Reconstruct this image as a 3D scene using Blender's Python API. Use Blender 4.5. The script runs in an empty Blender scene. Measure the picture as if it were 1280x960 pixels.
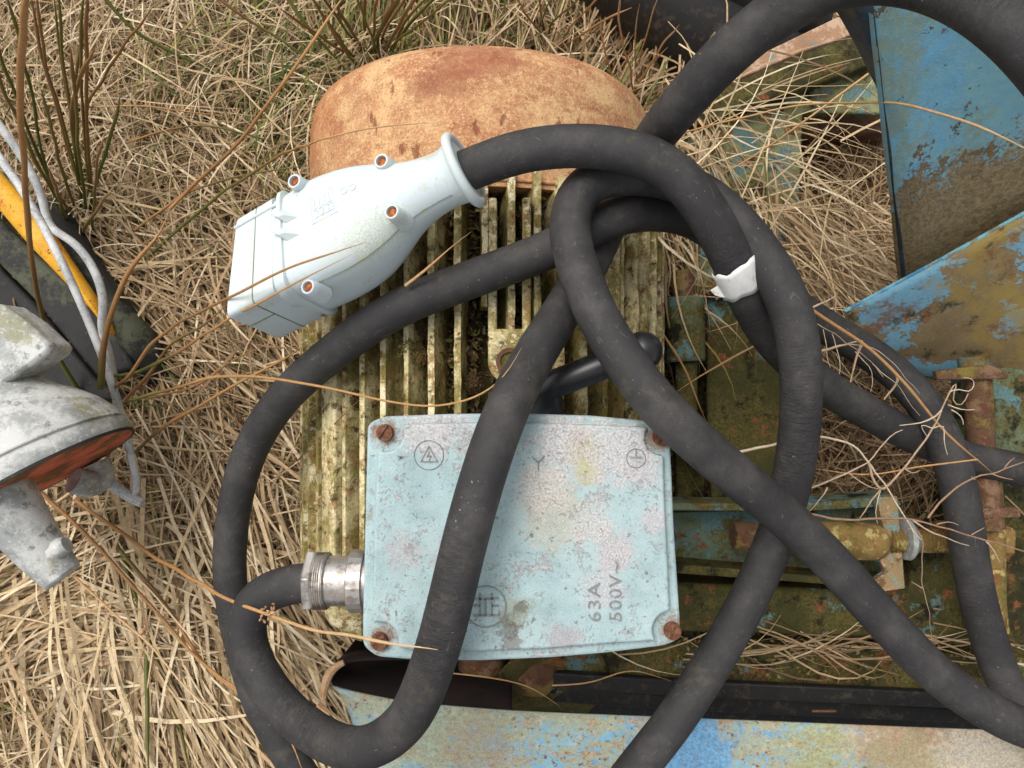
import bpy, math, random
import numpy as np
from mathutils import Vector, Matrix, noise as mnoise
rng = np.random.default_rng(7)
random.seed(7)
S = bpy.context.scene
COL = S.collection
PI = math.pi

# ------------------------------------------------------------------ camera, world, light, exposure
CAMH = 0.80          # metres above the ground
FPX = 924.0          # focal length in pixels of the 1280 px wide photograph
cam = bpy.data.cameras.new("camera"); camo = bpy.data.objects.new("camera", cam); COL.objects.link(camo)
cam.sensor_width = 36.0; cam.lens = FPX / 1280 * 36.0
cam.clip_start = 0.01; cam.clip_end = 500
camo.location = (0, 0, CAMH); camo.rotation_euler = (0, 0, 0)
S.camera = camo

SUN_EL, SUN_AZ = math.radians(58), math.radians(-38)   # azimuth from +Y, clockwise
W = bpy.data.worlds.new("World"); S.world = W; W.use_nodes = True
nt = W.node_tree; bg = nt.nodes['Background']
sky = nt.nodes.new('ShaderNodeTexSky'); sky.sky_type = 'NISHITA'; sky.sun_disc = False
sky.sun_elevation = SUN_EL; sky.sun_rotation = SUN_AZ
sky.air_density = 1.0; sky.dust_density = 4.0; sky.ozone_density = 1.0
hs = nt.nodes.new('ShaderNodeHueSaturation'); hs.inputs['Saturation'].default_value = 0.16
nt.links.new(sky.outputs[0], hs.inputs['Color']); nt.links.new(hs.outputs[0], bg.inputs[0])
bg.inputs[1].default_value = 0.15
sl = bpy.data.lights.new("sun", 'SUN'); sl.energy = 1.1; sl.angle = math.radians(30); sl.color = (1.0, 0.96, 0.9)
so = bpy.data.objects.new("sun", sl); COL.objects.link(so)
sd = Vector((math.sin(SUN_AZ) * math.cos(SUN_EL), math.cos(SUN_AZ) * math.cos(SUN_EL), math.sin(SUN_EL)))
so.rotation_euler = sd.to_track_quat('Z', 'Y').to_euler(); so.location = sd * 5
S.view_settings.view_transform = 'Standard'; S.view_settings.look = 'None'
S.view_settings.exposure = 0.42; S.view_settings.gamma = 1.0

# ------------------------------------------------------------------ helpers
def P(px, py, z):
    """the world point at height z seen at photograph pixel px, py"""
    d = CAMH - z
    return Vector(((px - 640) / FPX * d, (480 - py) / FPX * d, z))

def origin(o):
    v = Vector((0, 0, 0))
    while o is not None:
        v += o.location; o = o.parent
    return v

def tag(o, label=None, cat=None, group=None, kind=None):
    if label: o['label'] = label
    if cat: o['category'] = cat
    if group: o['group'] = group
    if kind: o['kind'] = kind
    return o

def thing(name, loc, label, cat, group=None):
    o = bpy.data.objects.new(name, None); COL.objects.link(o); o.location = loc
    o.empty_display_size = 0.02
    return tag(o, label, cat, group)

class MB:
    def __init__(s): s.v = []; s.f = []; s.uv = {}
    def add(s, vs, fs):
        b = len(s.v); s.v.extend([Vector(v) for v in vs]); s.f.extend([tuple(i + b for i in f) for f in fs]); return b
    def box(s, c, size, R=None):
        c = Vector(c); hx, hy, hz = size[0] / 2, size[1] / 2, size[2] / 2
        vs = [Vector((x, y, z)) for x in (-hx, hx) for y in (-hy, hy) for z in (-hz, hz)]
        if R is not None: vs = [R @ v for v in vs]
        s.add([v + c for v in vs], [(0, 1, 3, 2), (4, 6, 7, 5), (0, 4, 5, 1), (2, 3, 7, 6), (0, 2, 6, 4), (1, 5, 7, 3)])
        return s
    def prism(s, poly, z0, z1):
        """poly: world xy(z) points; z0/z1 floats or lists"""
        n = len(poly)
        ar = sum(poly[i][0] * poly[(i + 1) % n][1] - poly[(i + 1) % n][0] * poly[i][1] for i in range(n))
        if ar < 0: poly = poly[::-1]
        zz1 = [p[2] for p in poly] if z1 is None else [z1] * n
        vs = [(p[0], p[1], (z0 if z0 > -5 else zz1[i] + z0 + 10)) for i, p in enumerate(poly)] + [(p[0], p[1], zz1[i]) for i, p in enumerate(poly)]
        fs = [tuple(range(n))[::-1], tuple(range(n, 2 * n))] + [(i, (i + 1) % n, n + (i + 1) % n, n + i) for i in range(n)]
        s.add(vs, fs); return s
    def slab(s, pts, th):
        """closed slab from 3-D outline pts, thickness th along the outline's normal (downwards)"""
        pts = [Vector(p) for p in pts]; n = len(pts)
        nr = Vector((0, 0, 0))
        for i in range(n): nr += pts[i].cross(pts[(i + 1) % n])
        nr.normalize()
        if nr.z < 0: pts = pts[::-1]; nr = -nr
        vs = [p - nr * th for p in pts] + pts
        fs = [tuple(range(n))[::-1], tuple(range(n, 2 * n))] + [(i, (i + 1) % n, n + (i + 1) % n, n + i) for i in range(n)]
        s.add(vs, fs); return s
    def tube(s, pts, rad, n=10, cap=True, sq=None, uv=True):
        pts = [Vector(p) for p in pts]; m = len(pts)
        if not hasattr(rad, '__len__'): rad = [rad] * m
        T = []
        for i in range(m):
            t = pts[min(i + 1, m - 1)] - pts[max(i - 1, 0)]
            T.append(t.normalized() if t.length > 1e-9 else Vector((0, 0, 1)))
        a = T[0].orthogonal().normalized(); vs = []; L = 0; us = []
        for i in range(m):
            if i:
                L += (pts[i] - pts[i - 1]).length
                a = (a - T[i] * a.dot(T[i])).normalized()
            b = T[i].cross(a)
            for k in range(n):
                an = 2 * PI * k / n
                vs.append(pts[i] + (a * math.cos(an) + b * math.sin(an)) * rad[i])
            us.append(L)
        fs = [(i * n + k, i * n + (k + 1) % n, (i + 1) * n + (k + 1) % n, (i + 1) * n + k) for i in range(m - 1) for k in range(n)]
        if cap: fs += [tuple(range(n))[::-1], tuple(range((m - 1) * n, m * n))]
        b0 = s.add(vs, fs)
        if uv:
            for i in range(m):
                for k in range(n): s.uv[b0 + i * n + k] = (us[i], k / n)
        return s
    def lathe(s, prof, o, ax, n=32, close=False, up=None):
        """prof: list of (radius, distance along ax)"""
        o = Vector(o); ax = Vector(ax).normalized()
        a = (up - ax * up.dot(ax)).normalized() if up is not None else ax.orthogonal().normalized()
        b = ax.cross(a); m = len(prof)
        vs = [o + ax * h + (a * math.cos(2 * PI * k / n) + b * math.sin(2 * PI * k / n)) * r for r, h in prof for k in range(n)]
        fs = [(i * n + k, i * n + (k + 1) % n, (i + 1) * n + (k + 1) % n, (i + 1) * n + k) for i in range(m - 1) for k in range(n)]
        if close: fs += [((m - 1) * n + k, (m - 1) * n + (k + 1) % n, (k + 1) % n, k) for k in range(n)]
        else: fs += [tuple(range(n))[::-1], tuple(range((m - 1) * n, m * n))]
        s.add(vs, fs); return s
    def build(s, name, mat, parent=None, smooth=True, bevel=0, seg=2, angle=35, sub=0):
        me = bpy.data.meshes.new(name); og = origin(parent)
        me.from_pydata([tuple(v - og) for v in s.v], [], s.f); me.update()
        if s.uv:
            ul = me.uv_layers.new(name="UVMap")
            for pl in me.polygons:
                vi = [me.loops[l].vertex_index for l in pl.loop_indices]
                vv = [s.uv.get(i, (0, 0)) for i in vi]
                wrap = max(q[1] for q in vv) - min(q[1] for q in vv) > .5
                for l, q in zip(pl.loop_indices, vv):
                    ul.data[l].uv = (q[0], q[1] + 1 if (wrap and q[1] < .5) else q[1])
        me.materials.append(mat)
        o = bpy.data.objects.new(name, me); COL.objects.link(o)
        if parent is not None: o.parent = parent
        if bevel:
            md = o.modifiers.new('bevel', 'BEVEL'); md.width = bevel; md.segments = seg; md.limit_method = 'ANGLE'; md.angle_limit = math.radians(30)
        if sub:
            md = o.modifiers.new('sub', 'SUBSURF'); md.levels = sub; md.render_levels = sub
        if smooth:
            me.shade_smooth() if hasattr(me, 'shade_smooth') else None
            try: me.set_sharp_from_angle(angle=math.radians(angle))
            except Exception: pass
        return o

def spline(pts, step=0.004):
    """Catmull-Rom (centripetal-ish) resampled"""
    pts = [Vector(p) for p in pts]
    q = [pts[0] * 2 - pts[1]] + pts + [pts[-1] * 2 - pts[-2]]
    out = []
    for i in range(1, len(q) - 2):
        a, b, c, d = q[i - 1], q[i], q[i + 1], q[i + 2]
        n = max(2, int((c - b).length / step))
        for k in range(n):
            t = k / n
            out.append(0.5 * ((2 * b) + (c - a) * t + (2 * a - 5 * b + 4 * c - d) * t * t + (3 * b - a - 3 * c + d) * t ** 3))
    out.append(pts[-1]); return out

def smooth_pts(pts, it=6, lam=.5):
    for _ in range(it):
        new = pts[:]
        for i in range(1, len(pts) - 1): new[i] = pts[i] * (1 - lam) + (pts[i - 1] + pts[i + 1]) * lam / 2
        pts = new
    return pts

def PP(lst, z=None):
    return [P(p[0], p[1], p[2] if len(p) > 2 else z) for p in lst]

def round_poly(pts, r, n=5):
    pts = [Vector(p) for p in pts]; out = []
    m = len(pts)
    for i in range(m):
        a, b, c = pts[i - 1], pts[i], pts[(i + 1) % m]
        u = (a - b); v = (c - b); rr = min(r, u.length * .45, v.length * .45)
        p0 = b + u.normalized() * rr; p1 = b + v.normalized() * rr
        for k in range(n + 1):
            t = k / n
            out.append(p0 * (1 - t) ** 2 + b * 2 * t * (1 - t) + p1 * t * t)
    return out

# ------------------------------------------------------------------ materials
def lin(c):
    return tuple(((x / 255) / 12.92 if x / 255 <= .04045 else ((x / 255 + .055) / 1.055) ** 2.4) for x in c) + (1,)

class NT:
    def __init__(s, name):
        s.m = bpy.data.materials.new(name); s.m.use_nodes = True; s.t = s.m.node_tree
        s.b = s.t.nodes['Principled BSDF']; s.seed = random.random() * 50
        s.g = s.t.nodes.new('ShaderNodeNewGeometry')
    def n(s, t, **k):
        x = s.t.nodes.new(t)
        for a, b in k.items(): setattr(x, a, b)
        return x
    def l(s, a, b): s.t.links.new(a, b)
    def val(s, sock, v):
        if hasattr(v, 'links') or hasattr(v, 'is_linked'): s.l(v, sock)
        else: sock.default_value = v
    def math(s, op, a, b=0.0, c=None, clamp=False):
        x = s.n('ShaderNodeMath', operation=op, use_clamp=clamp)
        s.val(x.inputs[0], a); s.val(x.inputs[1], b)
        if c is not None: s.val(x.inputs[2], c)
        return x.outputs[0]
    def noise(s, scale, detail=4, rough=.6, stretch=None, dist=0.0, vec=None, rot=None):
        s.seed += 3.17
        mp = s.n('ShaderNodeMapping'); mp.inputs['Location'].default_value = (s.seed, s.seed * .7, -s.seed)
        if stretch: mp.inputs['Scale'].default_value = stretch
        if rot: mp.inputs['Rotation'].default_value = rot
        s.l(vec if vec is not None else s.g.outputs['Position'], mp.inputs['Vector'])
        x = s.n('ShaderNodeTexNoise'); x.inputs['Scale'].default_value = scale; x.inputs['Detail'].default_value = detail
        x.inputs['Roughness'].default_value = rough; x.inputs['Distortion'].default_value = dist
        s.l(mp.outputs[0], x.inputs['Vector']); return x.outputs[0]
    def ramp(s, v, lo, hi, smooth=True, o0=0.0, o1=1.0):
        x = s.n('ShaderNodeMapRange', interpolation_type='SMOOTHSTEP' if smooth else 'LINEAR')
        x.inputs['From Min'].default_value = lo; x.inputs['From Max'].default_value = hi
        x.inputs['To Min'].default_value = o0; x.inputs['To Max'].default_value = o1
        s.l(v, x.inputs['Value']); return x.outputs[0]
    def mix(s, f, a, b, mode='MIX'):
        x = s.n('ShaderNodeMix', data_type='RGBA', blend_type=mode)
        s.val(x.inputs[0], f); s.val(x.inputs[6], a); s.val(x.inputs[7], b)
        return x.outputs[2]
    def spot(s, c, r, k=1.5, ns=80, soft=.16):
        d = s.n('ShaderNodeVectorMath', operation='DISTANCE'); s.l(s.g.outputs['Position'], d.inputs[0]); d.inputs[1].default_value = tuple(c)
        v = s.math('DIVIDE', d.outputs['Value'], r)
        v = s.math('MULTIPLY_ADD', s.math('SUBTRACT', s.noise(ns, 7, .78), .5), -k * 2, v)
        v = s.math('MULTIPLY_ADD', s.math('SUBTRACT', s.noise(ns * 14, 3, .75), .5), -2.0, v)
        return s.ramp(v, 1.0 + soft / 2, 1.0 - soft)

def weathered(name, base, layers=(), grain=.25, gscale=900, rough=.7, metal=0.0, bump=.4, bdist=.0006, spec=.35, spots=(), coarse=True):
    T = NT(name)
    g = T.noise(gscale, 3, .7)
    col = T.mix(1.0, lin(base), T.mix(T.ramp(g, .3, .7, False), (1 - grain,) * 3 + (1,), (1 + grain,) * 3 + (1,)), 'MULTIPLY')
    if coarse:
        g2 = T.noise(60, 5, .65)
        col = T.mix(1.0, col, T.mix(T.ramp(g2, .3, .7, False), (.8, .8, .8, 1), (1.12, 1.12, 1.12, 1)), 'MULTIPLY')
    h = T.math('MULTIPLY', g, .35)
    for L in layers:
        nz = T.noise(L.get('s', 60), L.get('d', 6), L.get('r', .65), L.get('st'), L.get('dist', 0), rot=L.get('rot'))
        w = L.get('w', .04)
        if L.get('b', .22): nz = T.math('MULTIPLY_ADD', T.math('SUBTRACT', T.noise(min(2200, L.get('s', 60) * 11), 3, .75), .5), L.get('b', .22), nz)
        m = T.ramp(nz, L['t'] - w, L['t'] + w)
        if 'up' in L:   # on upward (+) or sideways (-) facing faces
            sx = T.n('ShaderNodeSeparateXYZ'); T.l(T.g.outputs['Normal'], sx.inputs[0])
            m = T.math('MULTIPLY', m, T.ramp(sx.outputs[2], L['up'][0], L['up'][1]))
        if 'a' in L: m = T.math('MULTIPLY', m, L['a'])
        c = L['c']
        c2 = L.get('c2')
        cc = lin(c) if c2 is None else T.mix(T.ramp(T.noise(L.get('s2', 400), 3, .7), .35, .65), lin(c), lin(c2))
        col = T.mix(m, col, cc)
        h = T.math('MULTIPLY_ADD', m, L.get('h', -.25), h)
    for (c, r, cl, a, ns) in spots:
        m = T.math('MULTIPLY', T.spot(c, r, ns=ns), a)
        col = T.mix(m, col, T.mix(T.ramp(T.noise(ns * 9, 4, .75), .35, .65), lin(tuple(x * .80 for x in cl)), lin(tuple(min(255, x * 1.12) for x in cl))))
    T.l(col, T.b.inputs['Base Color'])
    T.b.inputs['Roughness'].default_value = rough; T.b.inputs['Metallic'].default_value = metal
    T.b.inputs['Specular IOR Level'].default_value = spec
    bp = T.n('ShaderNodeBump'); bp.inputs['Strength'].default_value = bump; bp.inputs['Distance'].default_value = bdist
    T.l(h, bp.inputs['Height']); T.l(bp.outputs[0], T.b.inputs['Normal'])
    return T.m

def plain(name, c, rough=.6, metal=0.0, grain=.15, gscale=600, bump=.25, bdist=.0004, spec=.4):
    return weathered(name, c, (), grain, gscale, rough, metal, bump, bdist, spec, coarse=False)

M = {}
# black rubber cable sheath: wrinkles run round the cable (UV x = metres along it)
def cable_mat():
    T = NT('cable rubber'); uv = T.n('ShaderNodeUVMap').outputs[0]
    wr = T.ramp(T.noise(1.0, 6, .68, (330, 7, 1), 1.6, uv), .3, .62)
    wf = T.noise(1.0, 3, .6, (1300, 26, 1), .6, uv)
    amt = T.ramp(T.noise(11, 3, .5), .48, .70)
    gr = T.noise(2600, 2, .6)
    h = T.math('MULTIPLY', T.math('MULTIPLY_ADD', wf, .35, wr), T.math('MULTIPLY_ADD', amt, .70, .06))
    h = T.math('MULTIPLY_ADD', gr, .30, h)
    dust = T.ramp(T.noise(30, 6, .7), .40, .72)
    col = T.mix(dust, lin((50, 48, 48)), lin((74, 71, 69)))
    col = T.mix(1.0, col, T.mix(T.ramp(gr, .3, .7), (.8, .8, .8, 1), (1.2, 1.2, 1.2, 1)), 'MULTIPLY')
    sp = T.ramp(T.noise(480, 2, .5), .755, .775)
    col = T.mix(sp, col, lin((150, 148, 140)))
    sc = T.math('MULTIPLY', T.ramp(T.noise(1.0, 5, .75, (60, 9, 1), 2.5, uv), .62, .66), .5)
    col = T.mix(sc, col, lin((104, 100, 92)))
    br = T.math('MULTIPLY', T.ramp(T.noise(22, 8, .8), .56, .66), .45)
    col = T.mix(br, col, lin((88, 82, 66)))
    T.l(col, T.b.inputs['Base Color']); T.b.inputs['Roughness'].default_value = .62; T.b.inputs['Specular IOR Level'].default_value = .35
    bp = T.n('ShaderNodeBump'); bp.inputs['Strength'].default_value = .8; bp.inputs['Distance'].default_value = .0011
    T.l(h, bp.inputs['Height']); T.l(bp.outputs[0], T.b.inputs['Normal']); return T.m
M['cable'] = cable_mat()
M['cowl'] = weathered('cowl rust', (182, 132, 96), [
    dict(c=(214, 180, 132), c2=(196, 152, 110), s=38, t=.50, w=.10, s2=700, r=.75),
    dict(c=(146, 90, 66), c2=(164, 104, 74), s=24, t=.57, w=.05, r=.7, st=(.6, 1.5, 1), a=.65),
    dict(c=(218, 182, 130), s=520, t=.56, w=.05, a=.6),
    dict(c=(134, 80, 58), s=620, t=.60, w=.05, a=.65),
    dict(c=(118, 66, 48), s=90, t=.64, w=.03, a=.8, st=(1, .5, 1))], grain=.26, gscale=1400, rough=.85, bump=.5, bdist=.0004, spec=.2,
    spots=[(P(560, 95, .30), .018, (140, 86, 64), .6, 110), (P(765, 130, .28), .007, (212, 186, 140), .6, 160),
           (P(430, 150, .2), .06, (168, 100, 62), .6, 50), (P(520, 105, .30), .012, (136, 82, 62), .5, 150), (P(620, 65, .30), .02, (146, 88, 66), .6, 120), (P(580, 60, .30), .02, (146, 88, 66), .5, 120)])
M['fin'] = weathered('motor fin paint', (224, 209, 160), [
    dict(c=(128, 112, 42), c2=(98, 88, 32), s=26, t=.46, w=.10, st=(1, .55, 1), r=.7, a=.9),
    dict(c=(156, 122, 80), c2=(134, 96, 60), s=60, t=.56, w=.05, r=.75, a=.8),
    dict(c=(128, 74, 44), s=190, t=.62, w=.03, r=.7),
    dict(c=(230, 218, 184), c2=(212, 196, 150), s=48, t=.55, w=.04, up=(.55, .92), r=.75),
    dict(c=(62, 54, 34), s=110, t=.61, w=.05, a=.85)], grain=.25, rough=.85, bump=.8, bdist=.0009, spec=.2)
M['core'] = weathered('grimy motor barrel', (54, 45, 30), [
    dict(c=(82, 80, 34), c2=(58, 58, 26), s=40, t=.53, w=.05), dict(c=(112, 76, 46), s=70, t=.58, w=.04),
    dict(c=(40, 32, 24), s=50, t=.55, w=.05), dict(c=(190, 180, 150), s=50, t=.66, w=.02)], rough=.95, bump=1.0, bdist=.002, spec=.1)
lid_spots = [(P(728, 562, .37), .010, (164, 160, 84), .75, 170), (P(722, 548, .37), .006, (130, 112, 84), .6, 220), (P(735, 590, .37), .008, (190, 176, 120), .6, 180), (P(690, 640, .37), .020, (186, 168, 140), .45, 110),
             (P(752, 735, .37), .013, (188, 180, 182), .6, 90), (P(770, 690, .37), .012, (186, 178, 178), .8, 110), (P(770, 560, .37), .020, (192, 186, 184), .75, 80), (P(700, 550, .37), .018, (192, 184, 182), .75, 80), (P(530, 545, .37), .015, (188, 182, 180), .75, 90),
             (P(705, 800, .37), .010, (166, 156, 160), .7, 130), (P(570, 530, .37), .012, (188, 180, 182), .6, 100), (P(680, 610, .37), .017, (194, 186, 178), .7, 80), (P(740, 655, .37), .012, (192, 184, 180), .7, 90),
             (P(560, 700, .37), .010, (176, 170, 170), .6, 130), (P(505, 690, .37), .010, (176, 170, 170), .6, 130), (P(805, 590, .37), .010, (186, 178, 180), .7, 120), (P(818, 650, .37), .008, (186, 178, 180), .7, 140),
             (P(645, 765, .37), .010, (140, 136, 100), .5, 170), (P(636, 784, .37), .007, (90, 78, 64), .6, 260), (P(650, 760, .37), .004, (84, 70, 56), .6, 300), (P(640, 805, .37), .006, (112, 94, 86), .6, 260)]
lid_spots += [(P(x, y, .368), .0085, (140, 92, 54), .7, 190) for x, y in ((481, 541), (826, 547), (842, 788), (474, 802))]
M['lid'] = weathered('pale blue chalky paint', (158, 180, 182), [
    dict(c=(172, 192, 192), s=30, t=.5, w=.12, a=.7),
    dict(c=(190, 186, 184), c2=(168, 162, 162), s=48, t=.595, w=.012, r=.85, h=-.7, s2=900, d=9, b=.5),
    dict(c=(184, 190, 184), s=700, t=.60, w=.03, a=.6, b=0),
    dict(c=(122, 112, 106), s=600, t=.655, w=.02, a=.6, b=0),
    dict(c=(124, 108, 98), s=200, t=.66, w=.015, a=.75, h=-.8), dict(c=(140, 126, 86), s=70, t=.66, w=.03, a=.5)],
    grain=.2, gscale=1500, rough=.9, bump=.8, bdist=.0006, spec=.15, spots=lid_spots)
M['lid_mark'] = weathered('raised casting marks', (152, 166, 167), [dict(c=(126, 126, 126), s=260, t=.40, w=.06, b=.2), dict(c=(150, 164, 166), s=180, t=.62, w=.03)], grain=.2, rough=.85, bump=.4)
M['screw'] = weathered('rusty screw', (92, 56, 40), [dict(c=(122, 82, 58), s=300, t=.5, w=.08)], rough=.8, bump=.8, bdist=.0006)
M['plug'] = weathered('white plug plastic', (200, 211, 216), [
    dict(c=(186, 186, 164), s=34, t=.60, w=.06, a=.5, b=.4), dict(c=(160, 164, 158), s=900, t=.68, w=.02, a=.6, b=0),
    dict(c=(198, 206, 198), s=20, t=.52, w=.14, a=.7),
    dict(c=(150, 148, 126), s=420, t=.715, w=.015, a=.8), dict(c=(168, 158, 128), s=60, t=.735, w=.02, a=.5)],
    grain=.04, gscale=1500, rough=.56, bump=.25, bdist=.0003, spec=.35, coarse=False,
    spots=[(P(482, 343, .33), .0022, (110, 112, 48), .8, 300), (P(428, 397, .31), .006, (150, 150, 110), .5, 200), (P(372, 372, .33), .006, (170, 170, 140), .5, 200), (P(345, 425, .29), .012, (150, 160, 100), .4, 150), (P(470, 290, .365), .02, (196, 200, 184), .5, 90), (P(540, 190, .36), .008, (176, 176, 150), .5, 150)])
M['plug_shade'] = plain('plug mark relief', (196, 206, 208), .5, grain=.05)
M['plug_seam'] = weathered('plug seam dirt', (132, 138, 120), [dict(c=(120, 128, 50), s=60, t=.58, w=.04)], rough=.9)
M['copper'] = weathered('corroded screw orange', (186, 104, 48), [dict(c=(124, 66, 34), s=500, t=.5, w=.08)], rough=.7, bump=.8)
M['gland'] = weathered('nickel plated gland', (196, 190, 184), [dict(c=(150, 142, 134), s=80, t=.55, w=.06), dict(c=(176, 156, 130), s=40, t=.62, w=.04, a=.5)], grain=.08, rough=.42, metal=.75, bump=.2, bdist=.0002)
M['black_plastic'] = weathered('black moulded plastic', (34, 34, 37), [dict(c=(70, 70, 70), s=120, t=.62, w=.05, a=.5)], rough=.35, bump=.15, spec=.5)
M['tape'] = weathered('white tape', (226, 225, 220), [dict(c=(196, 192, 182), s=120, t=.6, w=.05)], grain=.04, rough=.6, bump=.2)
def blue(name, base, bare, extra=(), k=.55, s=14):
    return weathered(name, base, [
        dict(c=tuple(min(255, int(x * 1.12 + 10)) for x in base), s=30, t=.5, w=.1, a=.6, st=(1, 1, .5)),
        dict(c=(118, 140, 124), c2=(138, 150, 120), s=22, t=.54, w=.08, a=.7, r=.75, s2=160),
        dict(c=bare, c2=tuple(int(x * .86) for x in bare), s=s, t=k, w=.012, r=.62, h=-.9, s2=220),
        dict(c=(124, 72, 46), s=90, t=.66, w=.03), dict(c=(84, 74, 56), s=260, t=.67, w=.02)] + list(extra), grain=.14, rough=.55, bump=.7, bdist=.0007, spec=.35)
M['hopper'] = weathered('peeling blue hopper paint', (116, 176, 208), [
    dict(c=(136, 180, 184), c2=(120, 172, 190), s=9, t=.47, w=.08, a=.9, r=.75, s2=120, st=(1, .6, .6)),
    dict(c=(134, 150, 126), c2=(146, 156, 126), s=20, t=.54, w=.06, a=.7, r=.8, s2=160, st=(1.3, .6, .6), rot=(0, 0, .5)),
    dict(c=(128, 108, 80), c2=(108, 92, 68), s=22, t=.605, w=.008, r=.7, h=-.9, s2=220, st=(1.6, .6, .7), rot=(0, 0, .5)),
    dict(c=(92, 80, 60), s=130, t=.67, w=.015, h=-.7)], grain=.12, rough=.55, bump=.8, bdist=.0008, spec=.35,
    spots=[(P(1150, 330, .225), .052, (134, 118, 88), 1, 26), (P(1210, 280, .25), .05, (138, 122, 92), 1, 26), (P(1280, 240, .28), .056, (142, 124, 92), 1, 26), (P(1155, 225, .27), .026, (134, 118, 88), 1, 40), (P(1150, 275, .25), .030, (134, 118, 88), 1, 40)])
M['chute'] = weathered('rusty blue chute', (128, 110, 80), [
    dict(c=(98, 152, 184), c2=(120, 160, 168), s=16, t=.50, w=.02, st=(1, 1.6, 1), r=.7, h=.6),
    dict(c=(146, 124, 60), s=14, t=.56, w=.08, a=.8), dict(c=(120, 80, 50), s=30, t=.57, w=.05, a=.8),
    dict(c=(66, 60, 36), s=40, t=.60, w=.06)], rough=.7, bump=.7, bdist=.0007)
M['guard'] = weathered('guard panel paint', (112, 164, 198), [
    dict(c=(132, 180, 196), s=18, t=.5, w=.12, a=.7),
    dict(c=(146, 156, 132), c2=(168, 168, 138), s=24, t=.47, w=.05, r=.8, st=(.5, 1, 1), s2=300, b=.5),
    dict(c=(150, 116, 88), c2=(184, 160, 130), s=60, t=.57, w=.02, r=.8, st=(.4, 1, 1), s2=260, b=.6),
    dict(c=(196, 190, 172), s=160, t=.62, w=.03, a=.6, b=.4), dict(c=(112, 70, 50), s=200, t=.63, w=.02, b=.4), dict(c=(176, 186, 188), s=420, t=.62, w=.02, a=.5, b=0)], rough=.65, bump=.6, bdist=.0005,
    spots=[(P(860, 940, .22), .040, (98, 160, 206), .8, 40), (P(1190, 935, .22), .075, (188, 164, 138), .7, 30), (P(1010, 925, .22), .030, (160, 160, 112), .6, 40), (P(560, 915, .22), .05, (140, 152, 132), .5, 30),
           (P(1110, 920, .22), .030, (158, 118, 92), .6, 60), (P(1220, 940, .22), .035, (196, 188, 170), .6, 60), (P(1120, 945, .22), .03, (150, 150, 110), .5, 60), (P(600, 925, .22), .03, (158, 136, 110), .5, 70)])
def green_steel(name, base=(72, 70, 38), bl=.62, rs=.6):
    return weathered(name, base, [
        dict(c=(72, 68, 34), c2=(106, 96, 52), s=20, t=.5, w=.1),
        dict(c=(84, 120, 130), c2=(112, 136, 122), s=30, t=bl, w=.03, r=.7),
        dict(c=(118, 72, 46), c2=(146, 96, 60), s=34, t=rs, w=.04, r=.7),
        dict(c=(38, 36, 24), s=44, t=.60, w=.06)], rough=.8, bump=.8, bdist=.0009, spec=.2)
M['olive'] = green_steel('algae covered steel')
M['olive_shaded'] = green_steel('shaded algae steel', (52, 50, 30), .63, .64)  # darker copy of the olive steel, recess shade put into its base colour
M['bluegreen'] = green_steel('mossy blue steel', (110, 122, 96), .53, .62)
M['palegreen'] = green_steel('pale mossy paint', (138, 144, 104), .55, .60)
M['rust'] = weathered('brown rust', (98, 70, 50), [dict(c=(130, 100, 76), s=60, t=.56, w=.05), dict(c=(98, 60, 42), s=90, t=.57, w=.04), dict(c=(128, 112, 52), s=30, t=.58, w=.06)], rough=.85, bump=1, bdist=.001)
M['pinkrust'] = weathered('pale rusty steel', (158, 122, 94), [dict(c=(184, 156, 130), s=70, t=.54, w=.05), dict(c=(120, 130, 120), s=40, t=.62, w=.03)], rough=.8, bump=.6)
M['bracketmix'] = weathered('mixed rust and blue bracket', (150, 128, 92), [dict(c=(110, 150, 154), s=50, t=.54, w=.03, r=.75), dict(c=(188, 150, 122), s=40, t=.55, w=.04), dict(c=(112, 84, 48), s=60, t=.56, w=.04)], rough=.8, bump=.8)
M['yellowrust'] = weathered('ochre rust', (134, 108, 62), [dict(c=(124, 80, 48), s=60, t=.55, w=.05), dict(c=(176, 160, 100), s=110, t=.58, w=.04), dict(c=(96, 92, 36), s=40, t=.58, w=.05)], rough=.85, bump=.8)
M['belt'] = weathered('rubber belt', (32, 31, 31), [dict(c=(58, 48, 38), s=160, t=.60, w=.02, b=.4), dict(c=(64, 58, 50), s=50, t=.62, w=.06)], rough=.6, bump=.3)
M['maroon'] = weathered('oxide red with painted shade', (32, 18, 15), [dict(c=(20, 14, 12), s=40, t=.52, w=.06)], rough=.8)  # oxide red taken nearly black to paint the shade of the recess
M['yellow'] = weathered('yellow paint', (226, 164, 42), [dict(c=(196, 116, 40), s=36, t=.60, w=.05), dict(c=(60, 50, 34), s=260, t=.63, w=.03), dict(c=(236, 186, 74), s=50, t=.55, w=.08, a=.6)], rough=.6, bump=.3)
M['tarboard'] = weathered('black weathered board', (40, 40, 38), [dict(c=(76, 78, 60), s=20, t=.55, w=.06, st=(1, 1, 1)), dict(c=(150, 142, 112), s=260, t=.68, w=.03), dict(c=(34, 32, 30), s=34, t=.56, w=.06)], rough=.7, bump=.7, bdist=.0008)
M['alu'] = weathered('weathered aluminium casting', (158, 160, 157), [dict(c=(198, 198, 194), s=30, t=.5, w=.08), dict(c=(132, 134, 128), s=60, t=.6, w=.05), dict(c=(146, 142, 104), s=24, t=.60, w=.05, a=.7), dict(c=(216, 214, 208), s=240, t=.6, w=.04, a=.6)], grain=.1, rough=.7, metal=.15, bump=.6, bdist=.0006)
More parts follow.
